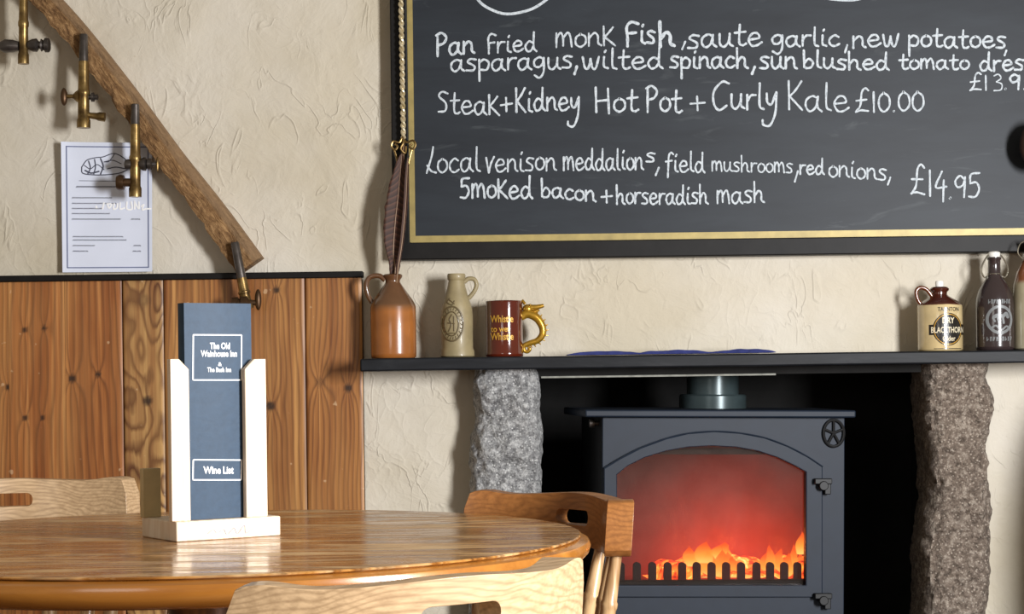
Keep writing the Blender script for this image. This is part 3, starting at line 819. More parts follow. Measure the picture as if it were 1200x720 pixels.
ga, gb = pgrid(0), pgrid(-.0012)
for j in range(NY):
    for i in range(NX):
        bm.faces.new((ga[j][i], ga[j+1][i], ga[j+1][i+1], ga[j][i+1])); bm.faces.new((gb[j][i], gb[j][i+1], gb[j+1][i+1], gb[j+1][i]))
bmesh.ops.recalc_face_normals(bm, faces=bm.faces)
obj('sheet', bm, M_PAPER, pm, angle=60)
def seg(a, b, n=14): return [(a[0] + (b[0]-a[0]) * i / n, a[1] + (b[1]-a[1]) * i / n) for i in range(n + 1)]
bm = bmesh.new()
c4 = [(78.5,-172),(173.5,-172.5),(174.5,-313.5),(79.5,-314)]
for i in range(4): ribbon(bm, seg(c4[i], c4[(i+1) % 4]), 1.3, pap, .0008)
obj('border', bm, M_INK_LIGHT, pm, smooth=False, recalc=False)
bm = bmesh.new()
rr = random.Random(5)
def words(x0, x1, y, h, bmx):
    x = x0
    while x < x1:
        w = min(rr.uniform(3, 8.5), x1 - x)
        n = max(2, int(w / .9))
        ribbon(bmx, [(x + w * i / n, -y + (h * .28 if i % 2 else -h * .28)) for i in range(n + 1)], h * .42, pap, .0008)
        x += w + 1.3
words(90, 138, 219, 2.6, bm)
obj('printed_title', bm, M_INK, pm, smooth=False, recalc=False); bm = bmesh.new()
for y, x0, x1 in ((232,85,131),(238.5,85,136),(244.5,85,120),(250.5,85,129),(257,85,141),(277.5,86,144),(281.5,86,148),(288,86,111),(294.5,86,103)):
    words(x0, x1, y, 1.9, bm); obj('printed_line', bm, M_INK, pm, smooth=False, recalc=False); bm = bmesh.new()
for y, x0, x1 in ((257,154,164),(288,157,165),(294.5,156,165)):
    words(x0, x1, y, 1.9, bm); obj('printed_price', bm, M_INK, pm, smooth=False, recalc=False); bm = bmesh.new()
ribbon(bm, seg((93,-212),(148,-212.5)), .6, pap, .0008)
obj('printed_rule', bm, M_INK, pm, smooth=False, recalc=False)
bm = bmesh.new()
for pts, w in (([(96,196),(102,188),(112,185),(121,184),(134,180),(146,186),(150,193)],1.1),([(96,196),(97,203),(108,205),(124,205),(140,203),(150,199)],1.2),([(104,189),(106,197),(103,204)],1.4),([(111,187),(112,196),(110,204)],1.3),([(99,194),(106,198),(114,193),(122,199)],1.0),([(118,186),(121,195),(118,204)],1.6),([(122,190),(132,188),(142,192)],1.0),([(126,198),(136,196),(147,198)],1.2),([(134,181),(128,189),(123,190)],.9),([(100,200),(107,203),(116,201)],1.8)):
    ribbon(bm, [(p.x, -p.y) for p in crom([(a, b, 0) for a, b in pts], 6)], w, pap, .0008)
obj('sketch', bm, M_INK, pm, smooth=False, recalc=False, label='small dark ink drawing')
bm = bmesh.new()
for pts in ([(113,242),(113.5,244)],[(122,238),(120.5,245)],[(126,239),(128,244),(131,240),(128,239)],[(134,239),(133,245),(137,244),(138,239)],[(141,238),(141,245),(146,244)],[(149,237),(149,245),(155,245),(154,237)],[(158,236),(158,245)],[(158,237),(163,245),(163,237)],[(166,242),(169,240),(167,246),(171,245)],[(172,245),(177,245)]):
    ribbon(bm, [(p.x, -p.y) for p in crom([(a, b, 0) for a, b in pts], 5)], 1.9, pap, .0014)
obj('painted_light_flecks', bm, M_LIGHTFLECK, pm, smooth=False, recalc=False, label='bright light on the sheet painted as white strokes')  # bright patch of light on the sheet, drawn as white strokes

# ------------------------------------------------------------------ hanging twisted poker
HYp = BY - .034
hp = thing('toasting_fork', 'twisted brass toasting fork hanging by the left edge of the chalkboard', 'fireside tool', P(472, 215, HYp))
o1 = Vector(hp.location)
LP_ = lambda a, b, dy=0.0: P(a, b, HYp) - o1 + Vector((0, dy, 0))
bm = bmesh.new()
for ph in (0, math.pi):
    pts = []
    for i in range(260):
        f_ = i / 259; y = -70 + f_ * 232; x = 468.5 + (y + 70) / 232 * 4.2
        a = f_ * 2 * math.pi * 15.5 + ph
        q = LP_(x, y); q.x += math.cos(a) * .0034; q.y += math.sin(a) * .0034; pts.append(q)
    tube(bm, pts, .0036, 8)
obj('shaft', bm, M_BRASS2, hp)
bm = bmesh.new()
def curl(pts, r=.0028): tube(bm, crom([LP_(a, b, c_) for a, b, c_ in pts], 8), r, 8)
curl([(472,160,0),(468,167,-.002),(461,166,-.004),(459,172,-.004),(463,176,-.004),(466,172,-.003),(463,169,-.002)])
curl([(472,160,0),(476,167,-.002),(484,165,-.004),(487,170,-.004),(484,175,-.004),(480,172,-.003),(483,169,-.002)])
curl([(472,160,0),(473,168,-.008),(470,175,-.010),(475,180,-.008),(476,172,-.006)])
curl([(462,176,-.003),(465,186,-.002),(467,200,0)]); curl([(483,175,-.003),(480,186,-.002),(477,200,0)])
obj('scrollwork', bm, M_BRASS, hp)
bm = bmesh.new(); turned(bm, LP_(472.5, 160), LP_(472, 222), [(0,.0035),(.15,.005),(.4,.0045),(1,.003)], 12); obj('tine', bm, M_DARKBRASS, hp)
bm = bmesh.new(); turned(bm, LP_(468.3, -66, -.004), LP_(468.3, -66, .0178), [(0,.006),(.12,.006),(.14,.003),(1,.003)], 10); obj('hook', bm, M_PEWTER, hp)

# ------------------------------------------------------------------ things on the mantel
SY = WY - .085                                   # distance of the row of ceramics
def shelf_z(px): 
    return mt + .0005
def px2z(py, x, d): return P(x, py, d).z
def lathe_px(cx, prof, d, base_z):
    """profile in pixels (y, r) from bottom to top -> metres (r, z-base)"""
    s = d / F
    return [(max(r * s, .0004), P(cx, y, d).z - base_z) for y, r in prof]
def pot(name, label, cat, cx, d, group=None):
    base = P(cx, 420, d); loc = (base.x, d, mt + .0008)
    return thing(name, label, cat, loc, (0, 0, 0), group), loc
def cyl_map(cx, d, loc, rfun, extra=.0006):
    """wrap pixel coordinates onto a pot: x pixel -> angle, y(-pixel) -> height"""
    s = d / F
    def mp(x, y, lift):
        z = P(cx, -y, d).z - loc[2]; r = rfun(z) + extra + lift
        a = math.asin(max(-.999, min(.999, (x - cx) * s / rfun(z))))
        return Vector((r * math.sin(a), -r * math.cos(a), z))
    return mp
def rf(prof):
    zs = [z for r, z in prof]; rs = [r for r, z in prof]
    return lambda z: float(np.interp(z, zs, rs))

# stoneware jug
t, loc = pot('stoneware_jug', 'brown salt-glazed stoneware jug with narrow neck at the left mantel end', 'jug', 461.5, SY)
zb0 = loc[2]; s = SY / F
pr = [(.0536, 0), (.0568, .003), (.0572, .012), (.0572, .128), (.055, .136), (.049, .147), (.0215, .186), (.0185, .191), (.0185, .196), (.0235, .203), (.0245, .208), (.021, .211), (.0165, .2105), (.0155, .204), (.0150, .17), (.0004, .165)]
bm = bmesh.new(); lathe(bm, pr, 56, caps=False); bm.faces.ensure_lookup_table()
obj('body', bm, M_JUG, t, angle=50)
bm = bmesh.new()
tube(bm, crom([(-.019, -.004, .196), (-.034, -.004, .207), (-.057, -.003, .204), (-.067, -.002, .185), (-.063, 0, .160), (-.052, 0, .140)], 8), .0065, 12)
obj('handle', bm, M_JUG, t)
# feathers
def feather(label, pts, wpx, y, off=(0, 0)):
    base = P(pts[0][0], pts[0][1], y); base.z = zb0 + .167
    base.x = loc[0] + off[0]; base.y = SY + off[1]
    f = thing('feather', label, 'feather', base)
    c = [P(a, b, y) - base for a, b in pts]
    c = [Vector((0, 0, .0)), c[0]] + c[1:]
    cur = crom(c, 14); m = len(cur)
    bm = bmesh.new(); lb = bm.verts.layers.float.new('barb')
    rows = []
    for i, p in enumerate(cur):
        q = i / (m - 1)
        w = wpx * SY / F * (0.0 if q < .05 else min(1, .34 + (q - .05) * 1.5) * (1 if q < .62 else max(0.02, math.cos((q - .62) / .38 * math.pi / 2) ** .7))) * (1.0 if q < .6 else 1.0)
        row = []
        for kx_ in range(-4, 5):
            e = kx_ / 4
            rag = 1 + .16 * noise.noise(Vector((q * 26, kx_ * .3, wpx)))
            v_ = bm.verts.new(p + Vector((e * w * .5 * rag, -abs(e) * w * .22, abs(e) * w * .6)))
            v_[lb] = q * 24 + abs(e) * 2.6; row.append(v_)
        rows.append(row)
    for a, b in zip(rows, rows[1:]):
        for i in range(8): bm.faces.new((a[i], a[i+1], b[i+1], b[i]))
    bmesh.ops.remove_doubles(bm, verts=bm.verts, dist=1e-6)
    vo_ = obj('vane', bm, M_FEATHER, f, angle=80, recalc=False)
    sm_ = vo_.modifiers.new('solid', 'SOLIDIFY'); sm_.thickness = .0012
    bm = bmesh.new(); tube(bm, cur, [.0022 * (1 - .75 * i / m) for i in range(m)], 8); obj('quill', bm, M_QUILL, f)
feather('broad brown feather standing in the stoneware jug', [(463,318),(461,295),(463,262),(467,225),(471,180)], 23, SY - .004, (-.004, .004))
feather('thin pale feather leaning beside the broad one in the jug', [(466,318),(471,285),(475,245),(477,205),(478,185)], 5, SY - .022, (.008, -.006))
# buff bottle
t, loc = pot('stoneware_bottle', 'buff stoneware bottle with embossed oval and ring handle on mantel', 'bottle', 536, SY)
pp = [(418,18.5),(416.5,20.3),(411,20),(407,18.6),(395,18.6),(372,18.8),(362,18.2),(352,15.5),(343,12.6),(336,10.8),(330,9.6),(328,9.2),(326.5,10.6),(322,10.8),(320,10),(320.3,6.8),(328,6)]
prb = lathe_px(536, pp, SY, loc[2]); dz = prb[0][1]; prb = [(r, z - dz) for r, z in prb]
loc_b = loc
bm = bmesh.new(); lathe(bm, prb, 48); obj('body', bm, M_STONEWARE, t, angle=50)
bm = bmesh.new(); q = lambda a, b: Vector(((a - 536) * s, 0, P(536, b, SY).z - loc[2] - dz))
tube(bm, crom([q(545,330), q(550,326), q(557,327), q(559.5,334), q(556,342), q(550,349)], 8), .0055, 12); obj('handle', bm, M_STONEWARE, t)
mpb0 = cyl_map(536, SY, (0, 0, loc[2] + dz), rf(prb[:-3]), .0)
bm = bmesh.new()
def ring_pts(cx_, cy_, rx, ry, n=40): return [(cx_ + rx * math.cos(2*math.pi*i/n), -(cy_ + ry * math.sin(2*math.pi*i/n))) for i in range(n)]
tube(bm, [mpb0(a, b, .0006) for a, b in ring_pts(531, 379, 12.5, 20)], .0022, 8, closed=True)
tube(bm, [mpb0(a, b, .0006) for a, b in ring_pts(530.5, 379, 8, 14)], .0016, 8, closed=True)
for pts in ([(531,368),(528,374),(530,380),(527,388)],[(533,370),(533,388)],[(526,378),(534,379)],[(527,390),(534,390)],[(529,349),(526,354),(531,357),(534,352)],[(527,350),(534,356)]):
    tube(bm, [mpb0(p.x, -p.y, .0004) for p in crom([(a, b, 0) for a, b in pts], 5)], .0015, 6)
for i in range(22):
    a = 2 * math.pi * i / 22
    tube(bm, [mpb0(531 + 9.3 * math.cos(a), -(379 + 15.6 * math.sin(a)), .0004), mpb0(531 + 11.4 * math.cos(a + .06), -(379 + 18.4 * math.sin(a + .06)), .0004)], .0012, 6)
obj('embossed_emblem', bm, M_STONE_RELIEF, t, label='darker embossed oval emblem')
# whistle mug
mx = 591.5
t, loc = pot('mug', 'red-brown glazed mug with golden dragon handle on mantel', 'mug', mx, SY)
rm_ = 21.6 * s
hm = px2z(353, mx, SY) - px2z(418.5, mx, SY)
bm = bmesh.new(); lathe(bm, [(rm_*.97, 0), (rm_*1.02, .002), (rm_*1.02, .009), (rm_, .012), (rm_*.985, hm*.5), (rm_, hm-.006), (rm_*1.015, hm-.001), (rm_*.97, hm), (rm_*.9, hm-.003), (rm_*.88, .01), (.0004, .008)], 56, caps=False)
bm.verts.ensure_lookup_table()
obj('body', bm, M_MUG, t, angle=50)
dzm = px2z(418.5, mx, SY) - loc[2]
mpm = cyl_map(mx, SY, (0, 0, loc[2] + dzm), lambda z: rm_, .0008)
bm = bmesh.new()
for s_, x0, x1, y, h in (('Whistle',575.5,602,378.5,8.5),('to wet',576,598,389.5,7),('Whistle',575.5,602,399,8.5)): put_text(bm, s_, (x0, x1, -y, h), mpm, .02)
obj('lettering', bm, M_GOLDTEXT, t, smooth=False, recalc=False, label='gold lettering')
q = lambda a, b, dy=0.0: Vector(((a - mx) * s, dy, P(mx, b, SY).z - loc[2] - dzm))
bm = bmesh.new()
pth = crom([q(611,372), q(617,369), q(624,370), q(631,375), q(636,384), q(636,393), q(630,400), q(621,403), q(614.5,406), q(614,411), q(618,413), q(621,410), q(619,408)], 8)
m = len(pth); rad = [ (.011 if i < m*.2 else .011 - .0062 * min(1, (i / m - .2) / .6)) for i in range(m)]
tube(bm, pth, rad, 14)
ico(bm, q(619,363), .0125, 3, (1.05, .9, 1)); 
tube(bm, crom([q(620,361), q(628,361), q(634,360), q(638,359)], 5), [.008 - .0035 * i / 15 for i in range(16)], 12)
tube(bm, crom([q(621,367), q(627,366), q(633,364.5)], 5), [.005 - .0025 * i / 10 for i in range(11)], 10)
for ex in (-1, 1): ico(bm, q(622, 358.5, ex * .008), .0035, 2); tube(bm, [q(616,357,ex*.007), q(613,352.5,ex*.009), q(611,354,ex*.009)], [.004,.003,.001], 8)
for i in range(16, 62, 4):
    p = pth[i]; tg = (pth[i+1] - pth[i-1]).normalized(); nr = Vector((-tg.z, 0, tg.x))
    turned(bm, p + nr * rad[i] * .6, p + nr * (rad[i] + .006) - tg * .002, [(0, .0032), (1, .0006)], 8)
obj('dragon_handle', bm, M_GOLD, t, label='golden dragon-shaped handle', angle=60)
# cider flagon
cxc = 1102
SR = WY - .095; sr = SR / F
t, loc = pot('cider_flagon', 'cream and brown cider flagon with black oval label and loop handle', 'flagon', cxc, SR)
ybot = HY - ( (mt + .0008 - CAMZ) * F / SR)   # level pixel row of the shelf, without the roll
def qz(py): return (407.5 - py) * sr
prc = [(24.5*sr,0),(26*sr,.003),(26.2*sr,.008),(26.2*sr,qz(357)),(25.5*sr,qz(353.5)),(23.5*sr,qz(351.5)),(19*sr,qz(348)),(11*sr,qz(343.5)),(8.6*sr,qz(341)),(8.6*sr,qz(338.5)),(10.6*sr,qz(336.5)),(11*sr,qz(334.5)),(9.4*sr,qz(332.6)),(6.5*sr,qz(332))]
bm = bmesh.new(); lathe(bm, prc, 56); obj('body', bm, M_CIDER, t, angle=40)
bm = bmesh.new(); turned(bm, (0,0,qz(332.5)), (0,0,qz(325.5)), [(0,4.6*sr),(.75,4.9*sr),(1,4.2*sr)], 20); obj('stopper', bm, M_CAPWHITE, t, label='white stopper')
k = N('brown_glaze'); k.bsdf(lin(98, 50, 24), .15, 0, None, .7); M_BROWNGLAZE = k.m
bm = bmesh.new(); q = lambda a, b: Vector(((a - cxc) * sr, -.004, qz(b)))
tube(bm, crom([q(1080,353.5), q(1075.5,346), q(1074.5,337), q(1079,333), q(1086,335), q(1091,341), q(1094,346)], 8), .0052, 12); obj('handle', bm, M_BROWNGLAZE, t)
rfc = lambda z: 26.2 * sr
def cmap(x, y, lift):
    a = math.asin(max(-.999, min(.999, (x - cxc) / 26.2))); r = 26.2 * sr + .0005 + lift
    return Vector((r * math.sin(a), -r * math.cos(a), qz(-y)))
def disc(bm, cx_, cy_, rx, ry, mp, lift, rings=6, n=40, r0=0.0):
    prev = None
    for j in range(rings + 1):
        f_ = r0 + (1 - r0) * j / rings; f_ = max(f_, .02)
        ring = [bm.verts.new(mp(cx_ + rx * f_ * math.cos(2*math.pi*i/n), -(cy_ + ry * f_ * math.sin(2*math.pi*i/n)), lift)) for i in range(n)]
        if prev:
            for i in range(n): bm.faces.new((prev[i], prev[(i+1) % n], ring[(i+1) % n], ring[i]))
        prev = ring
bm = bmesh.new(); disc(bm, 1106, 382.5, 17.5, 19, cmap, .0003)
g = [[bm.verts.new(cmap(1085 + 42 * i / 16, -(377 + 12 * j), .0005)) for i in range(17)] for j in (0, 1)]
for i in range(16): bm.faces.new((g[0][i], g[0][i+1], g[1][i+1], g[1][i]))
lb_ = obj('label', bm, M_BLACKLABEL, t, smooth=False, recalc=False, label='black oval label')
bm = bmesh.new(); disc(bm, 1106, 382.5, 16.4, 17.8, cmap, .0007, 1, 40, .955); 
obj('label_ring', bm, M_GOLDTEXT, lb_, smooth=False, recalc=False)
bm = bmesh.new()
put_text(bm, 'DRY', (1099,1113,-375.5,7), cmap, .02, .0009); put_text(bm, 'BLACKTHORN', (1087,1125.5,-386.5,7), cmap, .015, .0009); put_text(bm, 'Cider', (1099,1114,-396,6), cmap, .01, .0009)
obj('label_lettering', bm, M_CREAM, lb_, smooth=False, recalc=False, label='cream lettering')
bm = bmesh.new(); put_text(bm, 'TAUNTON', (1094,1119,-361.5,5), cmap, .01, .0004)
obj('printed_name', bm, M_BLACKLABEL, t, smooth=False, recalc=False); bm = bmesh.new()
ribbon(bm, seg((1090,-405),(1122,-405)), .8, cmap, .0004)
obj('printed_rule', bm, M_BLACKLABEL, t, smooth=False, recalc=False)
# swing-top bottle
cxb = 1166.5
t, loc = pot('swing_top_bottle', 'dark brown swing-top bottle with pale round emblem on mantel', 'bottle', cxb, SR)
qb = lambda py: (406.5 - py) * sr
prs = [(20.5*sr,0),(22*sr,.004),(22.2*sr,.01),(22.2*sr,qb(352)),(21.4*sr,qb(345)),(18.6*sr,qb(336)),(14*sr,qb(328)),(9.6*sr,qb(322)),(7.6*sr,qb(318)),(7.2*sr,qb(308)),(7.2*sr,qb(301)),(8.2*sr,qb(300)),(8.2*sr,qb(297.5)),(6*sr,qb(297))]
bm = bmesh.new(); lathe(bm, prs, 52); obj('body', bm, M_DARKGLASS, t, angle=45)
bm = bmesh.new(); turned(bm, (0,0,qb(297.2)), (0,0,qb(290.5)), [(0,6.4*sr),(.3,7.2*sr),(.8,7*sr),(1,5*sr)], 24); obj('stopper', bm, M_CAPWHITE, t, label='white ceramic stopper')
bm = bmesh.new()
for sg in (-1, 1):
    tube(bm, crom([Vector((sg*3*sr,-.003,qb(293))), Vector((sg*9*sr,-.003,qb(297))), Vector((sg*14.5*sr,-.004,qb(307))), Vector((sg*15.5*sr,-.004,qb(314))), Vector((sg*12*sr,-.004,qb(321))), Vector((sg*8*sr,-.003,qb(319)))], 8),   .0021, 8)
tube(bm, [Vector((7.8*sr*math.cos(2*math.pi*i/30), 7.8*sr*math.sin(2*math.pi*i/30), qb(317))) for i in range(30)], .0014, 8, closed=True)
obj('wire_bail', bm, M_WIRE, t, label='steel wire bail')
def bmap(x, y, lift):
    a = math.asin(max(-.999, min(.999, (x - cxb) / 22.2))); r = 22.2 * sr + .0005 + lift
    return Vector((r * math.sin(a), -r * math.cos(a), qb(-y)))
bm = bmesh.new(); disc(bm, 1167, 371, 15.5, 17, bmap, .0003, 2, 44, .8)
for pts, w in (([(1160,368),(1164,366),(1170,367),(1174,364),(1176,368)],4),([(1164,368),(1166,375)],2.6),([(1170,368),(1171,375)],2.6),([(1159,369),(1161,373)],2.2),([(1157,381),(1162,378),(1168,383),(1174,379),(1178,381)],2.2),([(1161,385),(1167,388),(1173,385)],2.2)):
    ribbon(bm, [(p.x, -p.y) for p in crom([(a, b, 0) for a, b in pts], 6)], w, bmap, .0003)
for y, x0, x1 in ((350,1154,1180),(393.5,1152,1182)):
    n = 9
    for i in range(n):
        xa = x0 + (x1 - x0) * i / n; hh = 2.2
        ribbon(bm, [(xa + .6, -y - hh), (xa + .8, -y + hh)], .9, bmap, .0003); ribbon(bm, [(xa + .6, -y + (hh if i % 2 else -hh)), (xa + 2.0, -y + (hh if i % 3 else 0))], .9, bmap, .0003)
        if i % 2: ribbon(bm, [(xa + 2.1, -y - hh), (xa + 2.1, -y + hh)], .8, bmap, .0003)
obj('emblem', bm, M_SILVERPRINT, t, smooth=False, recalc=False, label='pale grey round emblem')
# bottle at right edge
cxr = 1214
t, loc = pot('stoneware_bottle', 'cream and brown bottle cut by the right edge of the photo', 'bottle', cxr, SR)
prr = [(24*sr,0),(26*sr,.004),(26*sr,qb(345)),(25*sr,qb(330)),(21*sr,qb(315)),(14*sr,qb(303)),(10*sr,qb(297)),(9*sr,qb(290)),(9*sr,qb(284)),(11*sr,qb(283)),(11*sr,qb(279)),(6*sr,qb(278))]
bm = bmesh.new(); lathe(bm, prr, 48); obj('body', bm, M_RIGHTBOTTLE, t, angle=45)
bm = bmesh.new()
for sg in (-1, 1):
    tube(bm, crom([Vector((sg*9*sr,-.003,qb(278))), Vector((sg*17*sr,-.004,qb(282))), Vector((sg*20*sr,-.004,qb(292))), Vector((sg*15*sr,-.004,qb(299))), Vector((sg*10.5*sr,-.003,qb(294)))], 8), .0016, 8)
tube(bm, [Vector((10.3*sr*math.cos(2*math.pi*i/30), 10.3*sr*math.sin(2*math.pi*i/30), qb(292))) for i in range(30)], .0016, 8, closed=True)
obj('wire_bail', bm, M_WIRE, t)
# folded navy cloth on the shelf
bm = bmesh.new()
xa, xb = P(664, 415, SY).x, P(905, 412, SY).x
NXc, NYc = 60, 8
def cz(s_, tt):
    e = min(1, s_ / .03, (1 - s_) / .03) ** .5 if 0 < s_ < 1 else 0
    b = .0035 + .0055 * abs(math.sin(s_ * 9.0)) + .003 * noise.noise(Vector((s_ * 14, tt * 3, 1)))
    return max(.0012, b * e * (1 - .25 * tt))
top, bot = [], []
for i in range(NXc + 1):
    s_ = i / NXc; ra, rb = [], []
    for j in range(NYc + 1):
        tt = j / NYc
        x = xa + (xb - xa) * s_; y = MF + .025 + .1 * tt + .004 * math.sin(s_ * 11)
        ra.append(bm.verts.new((x, y, mt + .0025 + cz(s_, tt)))); rb.append(bm.verts.new((x, y, mt + .002)))
    top.append(ra); bot.append(rb)
for i in range(NXc):
    for j in range(NYc):
        bm.faces.new((top[i][j], top[i+1][j], top[i+1][j+1], top[i][j+1])); bm.faces.new((bot[i][j], bot[i][j+1], bot[i+1][j+1], bot[i+1][j]))
    bm.faces.new((bot[i][0], bot[i+1][0], top[i+1][0], top[i][0])); bm.faces.new((bot[i][-1], top[i][-1], top[i+1][-1], bot[i+1][-1]))
for i in (0, NXc):
    bm.faces.new(bot[i] + list(reversed(top[i])))
tag(obj('folded_cloth', bm, M_CLOTH, angle=60), 'flat folded navy blue cloth lying on the mantel above the stove', 'cloth')

# dark knob at the right edge of the board
kp = P(1216, 170, BY - .07)
t = thing('wooden_peg', 'dark brown rounded wooden peg before the chalkboard, cut by the right photo edge', 'peg', (kp.x, BY, kp.z))
bm = bmesh.new(); turned(bm, (0, -.001, 0), (0, -.05, 0), [(0,.02),(.1,.02),(.14,.012),(1,.012)], 20); obj('stem', bm, M_DARKWOOD, t)
bm = bmesh.new(); ico(bm, (0, -.07, 0), .048, 3, (.95, .6, 1.3)); obj('knob', bm, M_DARKWOOD, t)

# ------------------------------------------------------------------ stove
SF = WY - .13
TH = math.radians(6); TILT = math.radians(1.0)
sc_px = P(848, 600, SF)
st_ = thing('wood_stove', 'dark grey iron wood-burning stove with arched glass door and lit fire', 'stove', (sc_px.x, SF, HEARTH), (0, TILT, TH))
bpy.context.view_layer.update()
SM = st_.matrix_basis.copy() if False else (Matrix.Translation(st_.location) @ st_.rotation_euler.to_matrix().to_4x4())
SMi = SM.inverted()
s_n = (SM.to_3x3() @ Vector((0, -1, 0)))
def S2(px, py, off=0.0):
    """pixel -> stove-local (x, z) on the front plane at local y = off"""
    w = RP(px, py, SM @ Vector((0, off, 0)), s_n); q = SMi @ w; return (q.x, q.z)
xl, zt_ = S2(706, 489); xr, _ = S2(990, 489); zplate = S2(848, 482.5)[1]
zbot = .11
DEP = .36
# arched opening
arch_px = [(722,692),(722,556),(735,546),(755,536),(780,528.5),(805,524),(833,522.5),(862,524),(887,528.5),(910,536),(930,545.5),(944,553),(944,692)]
hole = [S2(*a) for a in arch_px]
bm = bmesh.new(); plate(bm, [(xl, zbot), (xr, zbot), (xr, zt_), (xl, zt_)], [hole], 0, .02); obj('front_panel', bm, M_IRON, st_, bevel=.002)
bm = bmesh.new()
box(bm, (xl, .012, zbot), (xl + .015, DEP, zt_)); box(bm, (xr - .015, .012, zbot), (xr, DEP, zt_)); box(bm, (xl, DEP - .015, zbot), (xr, DEP, zt_)); box(bm, (xl, .012, zbot), (xr, DEP, zbot + .015)); box(bm, (xl + .001, .021, zt_ - .012), (xr - .001, DEP, zt_))
obj('body', bm, M_IRON_DARK, st_)
bm = bmesh.new(); xpl, xpr = S2(686, 484)[0], S2(1000, 484)[0]
box(bm, (xpl - .004, -.024, zt_), (xpr, DEP + .015, zplate + .004)); obj('top_plate', bm, M_IRON, st_, bevel=.004)
# door: thin raised frame inside the arch outline, with engraved outline ridge
outer_px = [(707,700),(707,549),(725,538),(750,525),(780,514),(805,508),(836,505.5),(866,507.5),(895,513),(922,523),(945,535),(963,547),(963,700)]
bm = bmesh.new(); plate(bm, [S2(*a) for a in outer_px], [[S2(*a) for a in [(722.5,686),(722.5,556.5),(735,546.5),(755,536.5),(780,529),(805,524.5),(833,523),(862,524.5),(887,529),(910,536.5),(930,546),(943.5,553.5),(943.5,686)]]], -.009, .0)
dr = obj('door', bm, M_IRON, st_, bevel=.0025)
bm = bmesh.new(); 
tube(bm, crom([Vector((S2(a, b)[0], -.0095, S2(a, b)[1])) for a, b in outer_px[1:-1]], 4), .0018, 6); obj('door_rim', bm, M_IRON_EDGE if False else M_IRON, dr)
# glass
k = N('stove_glass')
tr = k.n('ShaderNodeBsdfTransparent'); gl = k.n('ShaderNodeBsdfGlossy'); gl.inputs['Roughness'].default_value = .06
df = k.n('ShaderNodeBsdfDiffuse'); df.inputs[0].default_value = lin(120, 108, 102)
sootn = k.ramp(k.noise(k.coord(), 5, 5, .6, .5), [(.35, (.015, .015, .015, 1)), (.7, (.07, .07, .07, 1))])
m1 = k.n('ShaderNodeMixShader'); k.l(sootn, m1.inputs[0]); k.l(tr.outputs[0], m1.inputs[1]); k.l(df.outputs[0], m1.inputs[2])
m2 = k.n('ShaderNodeMixShader'); m2.inputs[0].default_value = .05; k.l(m1.outputs[0], m2.inputs[1]); k.l(gl.outputs[0], m2.inputs[2])
k.l(m2.outputs[0], k.out.inputs[0]); M_GLASS = k.m
bm = bmesh.new(); plate(bm, [S2(*a) for a in [(720,690),(720,553),(735,543),(755,533),(780,525),(805,520),(833,519),(862,520),(887,525),(910,533),(930,542),(947,551),(947,690)]], [], .006, .010); obj('glass', bm, M_GLASS, dr, smooth=False)
# firebox
k = N('firebrick'); v = k.coord(); n = k.noise(v, 8, 5, .65, .6)
k.bsdf(k.ramp(n, [(.3, lin(26, 19, 17)), (.7, lin(58, 44, 40))]), .9, 0, k.bump(n, .4, .01), spec=.1); M_BRICK = k.m
zfl = S2(833, 690)[1]
bm = bmesh.new()
fx0, fx1, fz1 = xl + .02, xr - .02, zt_ - .018
box(bm, (fx0, .30, zfl - .02), (fx1, .33, fz1)); box(bm, (fx0, .022, zfl - .02), (fx0 + .012, .3, fz1)); box(bm, (fx1 - .012, .022, zfl - .02), (fx1, .3, fz1)); box(bm, (fx0, .022, fz1 - .012), (fx1, .3, fz1)); box(bm, (fx0, .022, zfl - .02), (fx1, .3, zfl))
obj('firebox', bm, M_BRICK, st_)
bm = bmesh.new(); box(bm, (fx0, .02, S2(833, 692)[1] - .01), (fx1, .05, S2(833, 681.5)[1])); obj('grate_rail', bm, M_GRATE, st_, bevel=.004)
GX = [727, 746, 764, 782, 799, 816, 833.5, 850.5, 868, 886, 902, 918.5, 934]
for a in GX:
    bm = bmesh.new(); x0_, z0_ = S2(a, 682, .045); z1_ = S2(a, 659, .045)[1]
    hw = .0095
    loop = [(x0_ - hw, z0_ - .005), (x0_ + hw, z0_ - .005)] + [(x0_ + hw * math.cos(q_), z1_ - hw + hw * math.sin(q_)) for q_ in [i * math.pi / 10 for i in range(11)]]
    plate(bm, loop, [], .036, .048)
    obj('grate_bar', bm, M_GRATE, st_)
# logs, embers and flames
k = N('glowing_embers'); v = k.coord(); n = k.noise(v, 34, 4, .6, .6)
c = k.ramp(n, [(.34, (.02, .004, .002, 1)), (.46, (.8, .05, .008, 1)), (.58, (1, .28, .03, 1)), (.72, (1, .72, .22, 1))])
k.bsdf(lin(30, 22, 18), .9, 0, k.bump(n, .5, .01), emit=c, emit_s=1.9); M_EMBER = k.m
k = N('flame')
tc = k.n('ShaderNodeTexCoord'); sp = k.n('ShaderNodeSeparateXYZ'); k.l(tc.outputs['Generated'], sp.inputs[0])
lw = k.n('ShaderNodeLayerWeight'); lw.inputs[0].default_value = .35
c = k.ramp(sp.outputs[2], [(0, (1, .60, .14, 1)), (.3, (1, .33, .04, 1)), (.65, (1, .11, .012, 1)), (1, (.8, .05, .01, 1))])
em = k.n('ShaderNodeEmission'); k.l(c, em.inputs[0]); em.inputs[1].default_value = 1.35
tr = k.n('ShaderNodeBsdfTransparent'); mx_ = k.n('ShaderNodeMixShader')
al = k.math('MULTIPLY', k.math('SUBTRACT', 1.0, lw.outputs[1]), k.ramp(sp.outputs[2], [(0, (.95, .95, .95, 1)), (.6, (.75, .75, .75, 1)), (1, (.1, .1, .1, 1))]), True)
